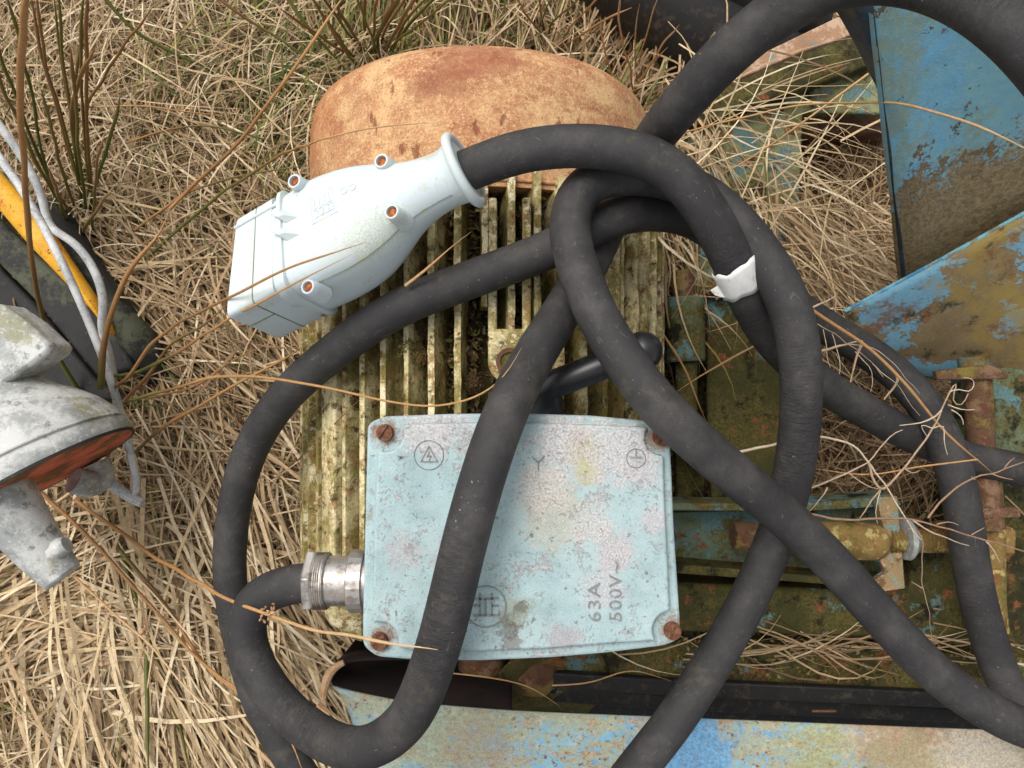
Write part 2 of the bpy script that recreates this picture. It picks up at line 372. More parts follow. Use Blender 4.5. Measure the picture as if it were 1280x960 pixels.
M['redpaint'] = weathered('faded red lining', (204, 104, 74), [dict(c=(120, 74, 40), s=30, t=.52, w=.08), dict(c=(98, 86, 36), s=24, t=.58, w=.05)], rough=.75, bump=.3)
M['wire'] = weathered('grey plastic wire', (184, 186, 186), [dict(c=(140, 140, 134), s=300, t=.58, w=.05), dict(c=(206, 206, 204), s=40, t=.5, w=.08)], grain=.1, rough=.6)
M['strap'] = weathered('tan edge strip', (190, 154, 116), [dict(c=(160, 116, 80), s=80, t=.55, w=.06)], rough=.7)
M['moss'] = weathered('grey yellow moss', (150, 144, 88), [dict(c=(196, 188, 136), s=260, t=.5, w=.08), dict(c=(74, 78, 34), s=180, t=.58, w=.05)], rough=.95, bump=1, bdist=.002)

def tone_mat(name, stops, rough=.6, var=.2, trans=0.0, nscale=700, stretch=None):
    T = NT(name)
    at = T.n('ShaderNodeAttribute'); at.attribute_name = 'tone'
    v = T.math('MULTIPLY_ADD', T.math('SUBTRACT', T.noise(nscale, 3, .7), .5), .12, at.outputs['Fac'])
    cr = T.n('ShaderNodeValToRGB'); el = cr.color_ramp.elements
    while len(el) < len(stops): el.new(.5)
    for e, (p, c) in zip(el, stops): e.position = p; e.color = lin(c)
    T.l(v, cr.inputs[0])
    g = T.noise(nscale * .35, 3, .6)
    col = T.mix(1.0, cr.outputs[0], T.mix(T.ramp(g, .3, .7, False), (1 - var,) * 3 + (1,), (1 + var,) * 3 + (1,)), 'MULTIPLY')
    T.l(col, T.b.inputs['Base Color']); T.b.inputs['Roughness'].default_value = rough
    T.b.inputs['Specular IOR Level'].default_value = .25
    bp = T.n('ShaderNodeBump'); bp.inputs['Strength'].default_value = .3; bp.inputs['Distance'].default_value = .0003
    T.l(g, bp.inputs['Height']); T.l(bp.outputs[0], T.b.inputs['Normal'])
    return T.m
# tone: 0 dark brown litter .. .75 pale straw, then .8-1 greens
M['grass'] = tone_mat('dry grass', [(0, (66, 50, 38)), (.2, (112, 88, 62)), (.45, (164, 136, 102)), (.62, (192, 168, 130)), (.76, (218, 200, 168)), (.82, (140, 132, 72)), (.92, (100, 106, 50)), (1.0, (72, 88, 42))])
M['stem'] = tone_mat('rush stem', [(0, (70, 82, 34)), (.25, (102, 98, 46)), (.42, (112, 84, 52)), (.6, (148, 106, 64)), (.8, (180, 138, 90)), (1.0, (204, 178, 142))], rough=.45, var=.14, nscale=900)
M['twig'] = tone_mat('dry twig', [(0, (104, 78, 60)), (.5, (158, 128, 102)), (1, (206, 190, 166))], rough=.7)
M['litter'] = tone_mat('leaf litter', [(0, (34, 26, 18)), (.4, (70, 52, 34)), (.7, (104, 84, 50)), (.85, (96, 98, 36)), (1, (150, 134, 96))], rough=.9)
M['soil'] = weathered('soil', (44, 36, 26), [dict(c=(62, 50, 36), s=60, t=.5, w=.08), dict(c=(40, 44, 22), s=20, t=.58, w=.06)], rough=.95, bump=1, bdist=.004, spec=.1)

# ------------------------------------------------------------------ ground
def ground():
    n = 80; xs = np.sign(np.linspace(-1, 1, n)) * np.abs(np.linspace(-1, 1, n)) ** 4 * 60
    vs = []
    for y in xs:
        for x in xs:
            h = mnoise.noise(Vector((x * 5, y * 5, 1))) * .012 if abs(x) < 3 and abs(y) < 3 else 0
            vs.append((x, y, h - .004))
    fs = [(j * n + i, j * n + i + 1, (j + 1) * n + i + 1, (j + 1) * n + i) for j in range(n - 1) for i in range(n - 1)]
    b = MB(); b.add(vs, fs); o = b.build('ground', M['soil']); tag(o, kind='structure')
ground()

# ------------------------------------------------------------------ the electric motor
XC, ZC, RF, RC = -.0248, .15, .1555, .124
motor = thing('electric_motor', (XC, 0, 0), 'cream finned electric motor with rusty round fan cowl and pale blue terminal box', 'electric motor')
Y0, Y1 = -.155, .145
b = MB(); b.lathe([(RC * .55, Y0 - .012), (RC, Y0 - .006), (RC, Y1 + .01)], (XC, 0, ZC), (0, 1, 0), 72)
b.build('barrel', M['core'], motor)
# cooling fins: one shared mesh turned round the barrel
NF = 54
def fin_mesh(name, y0, y1, th=.0042):
    b = MB(); pr = [(-.0034, RC - .004), (-.0022, RF - .004), (-th / 2 + .0006, RF), (th / 2 - .0006, RF), (.0022, RF - .004), (.0034, RC - .004)]
    ys = np.linspace(y0, y1, 60); m = len(pr)
    vs = []
    for y in ys:
        for k, (x, r) in enumerate(pr):
            wob = mnoise.noise(Vector((y * 45, k * .5, th * 900))) * .0009 + mnoise.noise(Vector((y * 160, k * .9, th * 900))) * .0005
            vs.append((x + wob, y, r + wob))
    fs = [(i * m + k, i * m + (k + 1) % m, (i + 1) * m + (k + 1) % m, (i + 1) * m + k) for i in range(len(ys) - 1) for k in range(m)]
    fs += [tuple(range(m))[::-1], tuple(range((len(ys) - 1) * m, len(ys) * m))]
    me = bpy.data.meshes.new(name); me.from_pydata(vs, [], fs); me.update(); me.materials.append(M['fin'])
    me.shade_smooth()
    try: me.set_sharp_from_angle(angle=math.radians(40))
    except Exception: pass
    return me
fin_full = fin_mesh('cooling_fin', Y0, Y1, .0058); fin_b = fin_mesh('cooling_fin_thin', Y0 + .004, Y1 - .003, .0046)
fin_short = fin_mesh('cooling_fin_front', .052, Y1, .0052)
for k in range(NF):
    a = 2 * PI * (k + .35) / NF
    me = fin_full if k % 3 else fin_b
    aa = (a + PI) % (2 * PI) - PI
    if abs(aa - math.radians(2.5)) < math.radians(2.5): me = fin_short     # fin that stops at the lifting lug
    o = bpy.data.objects.new('cooling_fin', me); COL.objects.link(o); o.parent = motor
    o.location = (0, 0, ZC); o.rotation_euler = (0, a, 0)
# wide cast pads on the left and right shoulders
for an, w in ((-44, .018), (38, .016)):
    b = MB()
    R = Matrix.Rotation(math.radians(an), 3, 'Y')
    b.box(R @ Vector((0, -.02 if an < 0 else .08, RF - .008)) + Vector((XC, 0, ZC)), (w, .25 if an < 0 else .12, .020), R)
    b.build('casting_pad', M['fin'], motor, bevel=.002)
# end shields
b = MB(); b.lathe([(.05, Y0 - .034), (.10, Y0 - .030), (.132, Y0 - .016), (.140, Y0 - .002), (.140, Y0 + .006), (.12, Y0 + .008)], (XC, 0, ZC), (0, 1, 0), 64)
b.build('end_shield', M['core'], motor)
b = MB()
for sx in (-1, 1): b.box((XC + sx * .115, -.13, .05), (.05, .06, .10)); b.box((XC + sx * .125, -.13, .012), (.07, .08, .024))
b.build('foot', M['fin'], motor, bevel=.003)
b = MB(); b.prism(PP([(392, 752), (420, 745), (455, 760), (455, 805), (440, 800), (412, 782)], .19), .12, .19)
b.build('cast_foot_lug', M['fin'], motor, bevel=.003)
# fan cowl: pressed steel cap, rounded at the far end
YE = .2330
prof = [(.1515, .136), (.1530, .136), (.1535, .150)]
for t in np.linspace(0, 1, 14):
    a = t * PI / 2; prof.append((.1535 - .030 * (1 - math.cos(a)) - .003 * t, .150 + (YE - .150 - .010) * t if t < .5 else .150 + (YE - .16) * .5 + (YE + .012 - .150 - (YE - .16) * .5) * math.sin((t - .5) * PI) ** 1.0))
prof = [(.1475, .134), (.1500, .134), (.1500, .150), (.1500, .196), (.1490, .210), (.1465, .221), (.1415, .230), (.133, .237), (.118, .242), (.09, .246), (.05, .248), (.02, .249)]
b = MB(); b.lathe(prof + [(.0199, .2475), (.05, .2465), (.09, .2445), (.117, .2405), (.132, .2355), (.1400, .2290), (.145, .2205), (.1475, .210), (.1475, .135)], (XC - .0012, 0, ZC + .002), (0, 1, 0), 120, close=False)
for v in b.v:
    v.x = (XC - .0012) + (v.x - XC + .0012) * .972; v.z = ZC + (v.z - ZC) * .985
b.tube([Vector((XC - .0012 + math.sin(t) * .1462, .1385, ZC + .002 + math.cos(t) * .1482)) for t in np.linspace(-PI, PI, 90)], .0014, 8)
cw = b.build('fan_cowl', M['cowl'], motor, angle=60)
# shallow dents in the cowl
for v in cw.data.vertices:
    p = v.co; n = Vector((p.x - .004, 0, p.z - ZC))
    if n.length > 1e-4: v.co = v.co - n.normalized() * (.0016 * max(0, mnoise.noise(Vector((p.x * 14, p.y * 14, p.z * 14)))))
# lug between two fins, its hole a painted dark disc
def lug():
    c = P(637, 452, .305); b = MB(); n = 20
    R, r = .0145, .0062; vs = []; z0, z1 = .285, .3055
    outer = []
    for k in range(n + 1):
        a = PI + PI * k / n; outer.append((c.x + math.cos(a) * R, c.y + math.sin(a) * R))
    outer = [(c.x - R, c.y + .022)] + outer + [(c.x + R, c.y + .022)]
    b.prism([Vector((x, y, 0)) for x, y in outer[:1] + outer[1:] ], z0, z1)
    o = b.build('lifting_lug', M['fin'], motor, bevel=.002)
    b = MB(); b.lathe([(r, -.0), (r + .003, .0), (r + .003, .004), (r, .004)], (c.x, c.y, z1 - .001), (0, 0, 1), 24, close=True); b.build('ring', M['rust'], o)
    b = MB(); b.lathe([(r, 0), (r, .0015)], (c.x, c.y, z1), (0, 0, 1), 24); b.build('dark_hole_disc', M['olive_shaded'], o)  # dark disc on the solid lug paints the shade inside a hole
    for sx in (-1, 1):
        b = MB(); b.box((c.x + sx * (R - .003), c.y + .065, .299), (.006, .09, .012)); b.build('lug_rib', M['fin'], motor, bevel=.0012)
lug()

# terminal box
ZL = .370
tb = MB(); body_px = [(468, 534), (600, 528), (740, 529), (824, 538), (838, 790), (790, 802), (700, 812), (570, 816), (500, 812), (464, 800)]
body_out = round_poly([P(x, y, ZL - .012) for x, y in body_px], .008)
tb.prism(body_out, .262, ZL - .0145)
tbox = tb.build('terminal_box', M['lid'], motor, bevel=.001)
tag(tbox, 'pale blue chalky terminal box with embossed lid')
lid_px = [(459, 530), (478, 521), (560, 518), (640, 517), (740, 520), (815, 527), (838, 540), (843, 660), (851, 780), (850, 800), (832, 808), (760, 817), (690, 823), (600, 827), (520, 826), (470, 822), (453, 808), (453, 770), (456, 650)]
b = MB(); b.prism(round_poly([P(x, y, ZL - .005) for x, y in lid_px], .004, 4), ZL - .014, ZL - .0055)
flange = b.build('lid_flange', M['lid'], tbox, bevel=.0018, seg=3)
def inner_lid():
    cs = [(481, 541, 24), (828, 547, 22), (840, 788, 22), (474, 802, 24)]
    top = [(x, y) for x, y in ((560, 529), (640, 528), (740, 531))]
    right = [(831, 620), (835, 700)]; bot = [(760, 805), (690, 811), (600, 815), (520, 814)]; left = [(466, 720), (469, 620)]
    def arc(cx, cy, r, a0, a1, n=8):
        return [(cx + r * math.cos(math.radians(a0 + (a1 - a0) * k / n)), cy + r * math.sin(math.radians(a0 + (a1 - a0) * k / n))) for k in range(n + 1)]
    pts = arc(481, 541, 24, 110, -25) + top + arc(828, 547, 22, 215, 85) + right + arc(840, 788, 24, 265, 145) + bot + arc(474, 802, 24, 20, -110) + left
    return pts
b = MB(); b.prism([P(x, y, ZL) for x, y in inner_lid()], ZL - .007, ZL)
lid = b.build('lid', M['lid'], tbox, bevel=.0022, seg=4)
for i, (x, y) in enumerate(((481, 541), (827, 546), (841, 789), (474, 802))):
    c = P(x, y, ZL - .003); b = MB()
    b.lathe([(.0050, -.004), (.0050, .0006), (.0046, .0009)], c, (0, 0, 1), 24)
    sa = rng.uniform(.3, 1.4)
    for sg in (0, PI):
        b.prism([Vector((c.x, c.y, 0)) + Vector((math.cos(sa + sg + t) * .0048, math.sin(sa + sg + t) * .0048, 0)) for t in np.linspace(.16, PI - .16, 12)], c.z + .0007, c.z + .0021)
    s = b.build('lid_screw', M['screw'], tbox, bevel=.0003)
    b = MB()
# relief marks on the lid
def ring_mb(b, c, R, w, h, n=40):
    b.lathe([(R - w / 2, -.0004), (R - w / 2 * .4, h), (R + w / 2 * .4, h), (R + w / 2, -.0004)], c, (0, 0, 1), n, close=True)
def bar(b, p0, p1, w, h, z):
    a = P(p0[0], p0[1], z); c = P(p1[0], p1[1], z); d = c - a; R = Matrix.Rotation(math.atan2(d.y, d.x), 3, 'Z')
    b.box((a + c) / 2 + Vector((0, 0, h / 2 - .0003)), (d.length, w, h + .0006), R)
b = MB(); ring_mb(b, P(536, 569, ZL), .0085, .0009, .0005)
for q in (((536, 558), (526, 577)), ((526, 577), (547, 577)), ((547, 577), (536, 558)), ((537, 564), (534, 571)), ((534, 571), (539, 570)), ((539, 570), (536, 576))): bar(b, *q, .0007, .0005, ZL)
b.build('earth_triangle_mark', M['lid_mark'], tbox)
b = MB()
for q in (((665, 571), (673, 578)), ((681, 570), (673, 578)), ((673, 578), (673, 589)), ((498, 575), (503, 570)), ((497, 570), (504, 573))): bar(b, *q, .0009, .0005, ZL)
ring_mb(b, P(795, 573, ZL), .0055, .0009, .0004); bar(b, (795, 562), (795, 573), .0009, .0005, ZL); bar(b, (788, 572), (802, 572), .0009, .0004, ZL)
b.build('terminal_mark', M['lid_mark'], tbox)
b = MB(); ring_mb(b, P(607, 758, ZL), .0120, .0012, .0007)
for q in (((592, 748), (624, 748)), ((592, 769), (624, 769)), ((600, 741), (600, 769)), ((615, 741), (615, 769)), ((592, 757), (600, 757)), ((615, 757), (624, 757)), ((607, 748), (607, 769)), ((624, 762), (624, 769))): bar(b, *q, .0012, .0007, ZL)
b.build('maker_emblem', M['lid_mark'], tbox)
def text_mesh(name, txt, loc, size, rz, mat, parent, ext=.0004, sx=1.0):
    cu = bpy.data.curves.new(name, 'FONT'); cu.body = txt; cu.size = size; cu.extrude = ext; cu.bevel_depth = 0; cu.resolution_u = 3; cu.space_character = 1.1
    tmp = bpy.data.objects.new(name, cu); COL.objects.link(tmp); bpy.context.view_layer.update()
    me = bpy.data.meshes.new_from_object(tmp.evaluated_get(bpy.context.evaluated_depsgraph_get()))
    COL.objects.unlink(tmp); bpy.data.objects.remove(tmp)
    R = Matrix.Rotation(rz, 4, 'Z') @ Matrix.Diagonal((sx, 1, 1, 1))
    me.transform(Matrix.Translation(Vector(loc) - origin(parent)) @ R)
    me.materials.clear(); me.materials.append(mat)
    o = bpy.data.objects.new(name, me); COL.objects.link(o); o.parent = parent; return o
text_mesh('rating_text', '63A', P(751, 778, ZL + .0002), .0105, math.radians(91), M['lid_mark'], tbox, sx=1.25)
text_mesh('rating_text', '500V~', P(777, 777, ZL + .0002), .0105, math.radians(90), M['lid_mark'], tbox, sx=1.15)
# cable gland (axis along -X out of the box)
gc = P(455, 726, .326); GL = lambda px: (455 - px) / FPX * (CAMH - .326)
gland = MB(); pr = [(.0150, -.01), (.0172, 0)]
gland.lathe([(.0165, -.01), (.0165, GL(438)), (.0158, GL(438)), (.0158, GL(408)), (.0180, GL(408)), (.0180, GL(407))], gc, (-1, 0, 0), 40)
gl = gland.build('cable_gland', M['gland'], motor, angle=30)
b = MB(); pf = []
for k in range(7):
    h0 = GL(411) + k * .0013; pf += [(.0172, h0), (.0180, h0 + .0005), (.0172, h0 + .0010)]
b.lathe([(.0120, pf[0][1])] + pf + [(.0120, pf[-1][1] + .001)], gc, (-1, 0, 0), 40); b.build('thread', M['gland'], gl, angle=20)
b = MB(); b.lathe([(.0150, GL(457)), (.0195, GL(456.5)), (.0198, GL(440)), (.0188, GL(438.5)), (.0150, GL(438))], gc, (-1, 0, 0), 24, up=Vector((0, 0, 1))); b.build('hex_collar', M['gland'], gl, smooth=False)
b = MB(); b.lathe([(.0130, GL(398)), (.0190, GL(397.6)), (.0204, GL(395)), (.0204, GL(387)), (.0188, GL(384.6)), (.0128, GL(384.4))], gc, (-1, 0, 0), 6, up=Vector((0, .3, 1))); b.build('gland_nut', M['gland'], gl, smooth=False, bevel=.0006)
# shaft, drive pulley under the box
b = MB(); b.lathe([(.0215, 0), (.0215, .040), (.0240, .041), (.0240, .060), (.0215, .061), (.0215, .094), (.020, .097)], (XC - .001, Y0 - .02, ZC), (0, -1, 0), 32)
b.build('shaft', M['rust'], motor)
# debris between the fins
def litter_patch(name, n, fn, smin, smax, parent, mat, tone=(0, 1)):
    V = np.zeros((n * 4, 3)); F = []; tn = np.zeros(n * 4); og = np.array(origin(parent))
    for i in range(n):
        c, nr = fn(); s = rng.uniform(smin, smax); a = rng.uniform(0, 2 * PI)
        u = nr.orthogonal().normalized(); w = nr.cross(u)
        u, w = u * math.cos(a) + w * math.sin(a), w * math.cos(a) - u * math.sin(a)
        til = nr * rng.uniform(-.7, .7) * s; el = rng.uniform(.15, .6)
        pts = [c - u * s, c + w * s * el + til * .4, c + u * s + til, c - w * s * el + nr * .3 * s]
        for k in range(4): V[i * 4 + k] = pts[k]
        tn[i * 4:i * 4 + 4] = np.clip(rng.uniform(*tone), 0, 1)
        F.append((i * 4, i * 4 + 1, i * 4 + 2, i * 4 + 3))
    me = bpy.data.meshes.new(name); me.from_pydata((V - og).tolist(), [], F); me.update()
    at = me.attributes.new('tone', 'FLOAT', 'POINT'); at.data.foreach_set('value', tn)
    me.materials.append(mat); o = bpy.data.objects.new(name, me); COL.objects.link(o); o.parent = parent
    tag(o, kind='stuff'); return o
def in_groove():
    k = rng.integers(0, NF); a = 2 * PI * (k + .85 + rng.normal() * .16) / NF
    a = (a + PI) % (2 * PI) - PI
    if abs(a) > 1.0: a *= .5; a = 2 * PI * (round(a * NF / 2 / PI - .85) + .85 + rng.normal() * .16) / NF
    y = rng.uniform(Y0 + .12, Y1 - .005)
    dens = mnoise.noise(Vector((a * 5, y * 22, 3)))
    r = RC + rng.uniform(.001, .010 + .016 * max(0, dens))
    n = Vector((math.sin(a), 0, math.cos(a)))
    return Vector((XC, y, ZC)) + n * r, n
litter_patch('leaf_litter', 16000, in_groove, .0010, .0040, motor, M['litter'])
# moss tufts caught on the fins
for (x, y, r, lo) in ((507, 434, .0085, .72), (524, 446, .007, .5), (531, 408, .008, .2), (444, 500, .008, .3), (760, 247, .008, .78), (590, 480, .008, .3), (560, 370, .007, .1)):
    c = P(x, y, .294 if x > 450 else .268)
    def ball(c=c, r=r):
        d = Vector(rng.normal(0, 1, 3)).normalized(); d.z = abs(d.z)
        return c + Vector((d.x, d.y, d.z * .6)) * r * rng.uniform(.5, 1.0), d.normalized()
    litter_patch('moss_tuft', 420, ball, .0005, .0016, motor, M['litter'], (lo, min(1, lo + .3)))

# ------------------------------------------------------------------ black handle behind the box
hd = thing('black_handle', P(700, 490, .31), 'glossy black T shaped handle with a ball end lying across the fins above the box', 'handle')
b = MB(); b.tube(smooth_pts(spline(PP([(672, 496, .322), (690, 481, .328), (730, 466, .333), (765, 452, .337), (800, 441, .34)]), .004), 3), .0092, 20); b.build('bar', M['black_plastic'], hd)
b = MB(); c = P(803, 439, .341); b.lathe([(.0001, -.0125)] + [(.0125 * math.sin(PI * k / 12), -.0125 * math.cos(PI * k / 12)) for k in range(1, 12)] + [(.0001, .0125)], c, (.95, .3, .05), 24); b.build('ball_end', M['black_plastic'], hd)
b = MB(); b.tube(PP([(683, 484, .326), (684, 510, .32), (684, 545, .315)]), [.0095, .0115, .0115], 18); b.build('stem', M['black_plastic'], hd)

# ------------------------------------------------------------------ the cable: one continuous run from plug to gland
CR = .0125
runA = [(545, 228, .343), (590, 211, .352), (650, 189, .361), (735, 182, .369), (815, 197, .374), (868, 240, .372), (905, 303, .360), (932, 365, .338), (962, 420, .312), (1015, 472, .287), (1080, 513, .262), (1140, 545, .240), (1210, 573, .230), (1290, 590, .230)]
out1 = [(1400, 630, .225), (1455, 740, .225), (1450, 870, .24), (1400, 950, .25), (1335, 945, .255)]
runF = [(1278, 895, .258), (1243, 820, .258), (1220, 740, .262), (1207, 660, .264), (1195, 595, .264), (1172, 530, .255), (1130, 475, .245), (1080, 437, .246), (1015, 398, .252), (955, 352, .268), (908, 305, .287), (868, 274, .302), (805, 264, .318), (742, 281, .328), (690, 311, .326), (600, 345, .321), (500, 384, .319), (420, 438, .302), (350, 502, .272), (310, 570, .25), (292, 640, .235), (287, 720, .225), (300, 800, .22), (325, 880, .22), (358, 940, .22), (400, 1000, .22)]
out2 = [(470, 1080, .22), (600, 1110, .25), (700, 1080, .28), (750, 1020, .31)]
runD = [(792, 965, .322), (842, 902, .322), (896, 820, .312), (940, 740, .31), (974, 660, .315), (994, 580, .33), (1002, 500, .345), (999, 430, .353), (985, 375, .357), (961, 330, .354), (926, 284, .346), (886, 246, .337), (840, 224, .337), (785, 218, .341), (740, 222, .346), (716, 247, .350), (710, 290, .355), (724, 340, .362), (749, 402, .370), (776, 443, .377), (806, 487, .384), (846, 530, .384), (908, 585, .372), (978, 643, .354), (1040, 703, .344), (1100, 770, .336), (1170, 843, .331), (1240, 891, .330), (1300, 916, .33)]
out3 = [(1420, 930, .33), (1530, 850, .34), (1570, 620, .37), (1510, 380, .40), (1420, 250, .43)]
runB = [(1355, 150, .465), (1305, 78, .482), (1245, 20, .470), (1175, -20, .462), (1100, -34, .458), (1030, -18, .442), (962, 22, .424), (902, 74, .405), (852, 130, .378), (815, 176, .342), (786, 225, .312), (766, 268, .299), (745, 316, .305), (705, 385, .335), (662, 455, .370), (626, 530, .396), (601, 604, .401), (580, 680, .401), (562, 756, .401), (541, 830, .395), (508, 903, .378), (448, 938, .354), (385, 912, .333), (333, 858, .32), (307, 800, .315), (312, 755, .318), (345, 733, .324), (388, 727, .326), (430, 726, .326)]
pts = PP(runA + out1 + runF + out2 + runD + out3 + runB)
cpts = smooth_pts(spline(pts, .004), 14, .6)
b = MB(); b.tube(cpts, CR, 28)
cable = b.build('power_cable', M['cable']); tag(cable, 'thick black rubber power cable looped over the motor and terminal box', 'cable')
# white tape wrap
ti = min(range(len(cpts)), key=lambda i: (cpts[i] - P(920, 345, .346)).length)
seg = [cpts[i] for i in range(ti - 2, ti + 2)]
def cp_at(t):
    f = ti - 2.4 + t * 4.8; i = int(f); return cpts[i].lerp(cpts[i + 1], f - i)
b = MB(); T0 = (seg[-1] - seg[0]).normalized(); a0 = T0.orthogonal().normalized(); b0 = T0.cross(a0)
vs = []; n = 40
for j in range(7):
    for k in range(n):
        an = 2 * PI * k / n; dirv = a0 * math.cos(an) + b0 * math.sin(an)
        cc = seg[0].lerp(seg[-1], j / 6) + T0 * (.0035 * math.sin(an + 1.0) + .001 * mnoise.noise(Vector((an * 2, j, 0))))
        mid = cp_at(j / 6)
        vs.append(mid + dirv * (CR + .0008 + .0006 * abs(mnoise.noise(Vector((an * 3, j * .7, 5))))) + T0 * (.004 * math.sin(an + 1.0) + (.0022 * mnoise.noise(Vector((math.cos(an) * 2.2, math.sin(an) * 2.2, j * .25))) if j in (0, 1, 5, 6) else 0)))
b.add(vs, [(j * n + k, j * n + (k + 1) % n, (j + 1) * n + (k + 1) % n, (j + 1) * n + k) for j in range(6) for k in range(n)])
tp = b.build('tape_wrap', M['tape'], cable); md = tp.modifiers.new('t', 'SOLIDIFY'); md.thickness = .0006; md.offset = 1
e = P(906, 358, .345); q = [P(905, 345, .349), P(917, 374, .344), P(900, 371, .342), P(893, 369, .342), P(888, 363, .343), P(896, 358, .345)]
b = MB(); b.slab(q, .0006); tf = b.build('tape_flap', M['tape'], cable, bevel=.0002)

# ------------------------------------------------------------------ the white plug
c0 = P(326, 350, .312); c1 = P(580, 213, .353)
ax = (c1 - c0); PL = ax.length; ax.normalize()
side0 = Vector((0, 0, 1)).cross(ax).normalized(); up0 = ax.cross(side0).normalized()
ROLL = math.radians(-20)   # the side facing the picture's foot tips towards the viewer
side = side0 * math.cos(ROLL) + up0 * math.sin(ROLL); up = up0 * math.cos(ROLL) - side0 * math.sin(ROLL)
SK = .36
def Q(x, y, z):   # plug coordinates: along, sideways (+ = upper left in the photo), up ; metres; skewed towards the pin end
    k = max(0, 1 - x / (PL * .55)); return c0 + ax * (x + SK * y * k + .0 ) + side * y + up * z
plug = thing('industrial_plug', c0, 'white plastic power plug with flared collar resting on the rusty cowl and fins', 'plug')
def sec(x, w, t, e, n=48, yo=0, zo=0):
    out = []
    for k in range(n):
        a = 2 * PI * k / n; ca, sa = math.cos(a), math.sin(a)
        y = abs(ca) ** (2 / e) * math.copysign(1, ca) * w / 2; z = abs(sa) ** (2 / e) * math.copysign(1, sa) * t / 2
        out.append(Q(x, y + yo, z + zo))
    return out
def loft(secs, caps=True):
    b = MB(); n = len(secs[0]); vs = [v for s in secs for v in s]
    fs = [(i * n + k, i * n + (k + 1) % n, (i + 1) * n + (k + 1) % n, (i + 1) * n + k) for i in range(len(secs) - 1) for k in range(n)]
    if caps: fs += [tuple(range(n))[::-1], tuple(range((len(secs) - 1) * n, len(secs) * n))]
    b.add(vs, fs); return b
u = PL
# body shell
st = [(.20, .0655, .054, 6), (.27, .067, .055, 5), (.36, .0715, .057, 4), (.45, .0725, .058, 3.4), (.54, .0695, .056, 3.0), (.61, .0635, .052, 2.7), (.68, .0545, .047, 2.4), (.75, .0445, .041, 2.2), (.82, .0380, .037, 2.05), (.89, .0350, .0350, 2), (.955, .0345, .0345, 2), (.985, .0395, .0395, 2), (1.0, .0420, .0420, 2)]
def interp(st, m=50):
    xs = np.linspace(st[0][0], st[-1][0], m); A = np.array(st)
    from_cols = [np.interp(xs, A[:, 0], A[:, k]) for k in (1, 2, 3)]
    for c in range(3):
        for _ in range(4): from_cols[c][1:-1] = .5 * from_cols[c][1:-1] + .25 * (from_cols[c][:-2] + from_cols[c][2:])
    return [(x, a, b_, e) for x, a, b_, e in zip(xs, *from_cols)]
ss = interp(st)
YO = lambda x: .0022 * max(0, 1 - abs(x - .72) / .22)
loft([sec(x * u, w, t, e, yo=YO(x)) for x, w, t, e in ss]).build('plug_body', M['plug'], plug, angle=50)
# rolled collar with an open mouth
b = MB(); cc = Q(u, 0, 0)
pf = [(.0212 + .0030 * math.cos(t) , .0030 * math.sin(t)) for t in np.linspace(0, 2 * PI, 13)[:-1]]
b.lathe(pf, cc, ax, 56, close=True); b.build('collar', M['plug'], plug, angle=60)
b = MB(); b.lathe([(.0202, .0012), (.0140, .0010), (.0135, -.004)], cc, ax, 40); b.build('collar_mouth', M['plug_shade'], plug)
# front shroud: chamfered rectangle, hollow in front
fr = [(-.005, .0615, .0525, 14), (0.0, .0632, .054, 14), (.10, .0636, .0542, 14), (.205, .0640, .0545, 14)]
loft([sec(x * u, w, t, e, 64) for x, w, t, e in fr]).build('shroud', M['plug'], plug, angle=28, bevel=.0008)
# joint lines and raised cap band
def band(x0, x1, w, t, e, name, mat, grow=.001):
    loft([sec(x0 * u, w, t, e, 64), sec(x0 * u + .0006, w + grow, t + grow, e, 64), sec(x1 * u - .0006, w + grow, t + grow, e, 64), sec(x1 * u, w, t, e, 64)]).build(name, mat, plug, angle=28)
band(.112, .117, .0640, .0546, 14, 'joint_line', M['plug_seam'], .0001)
band(.235, .262, .0660, .0550, 8, 'cap_band', M['plug'], .0030)
# seam between the half shells along the side that shows
b = MB()
sp = [sec(x * u, w + .0003, t + .0003, e, yo=YO(x))[21] for x, w, t, e in ss[5:-4]]
b.tube(sp, .00042, 6, cap=True); b.build('shell_seam', M['plug_seam'], plug)
b = MB(); b.tube([Q(x * u, -.0321 - .0001, .006) for x in np.linspace(-.003, .114, 8)], .0004, 6); b.build('shroud_seam', M['plug_seam'], plug)
# side rails on the shroud
for y in (.024,):
    b = MB(); b.tube([Q(x * u, y, .0272) for x in np.linspace(-.003, .235, 10)], .0011, 8); b.build('rail', M['plug'], plug)
# arrow wedges
for k, y in enumerate((.010, -.002)):
    b = MB(); h = .0042
    p = [Q(.30 * u + dx * 1.5, y + dy * 1.4, .0275) for dx, dy in ((-.008, .005), (-.001, .004), (.006, -.003), (-.002, -.002))]
    p2 = [Q(.30 * u + dx * 1.5, y + dy * 1.4, .0278 + h) for dx, dy in ((-.0085, .0052), (-.0045, .0045), (-.001, .0005), (-.0045, .001))]
    b.add(p + p2, [(3, 2, 1, 0), (4, 5, 6, 7), (0, 1, 5, 4), (1, 2, 6, 5), (2, 3, 7, 6), (3, 0, 4, 7)])
    b.build('catch_wedge', M['plug'], plug, smooth=False, bevel=.0005)
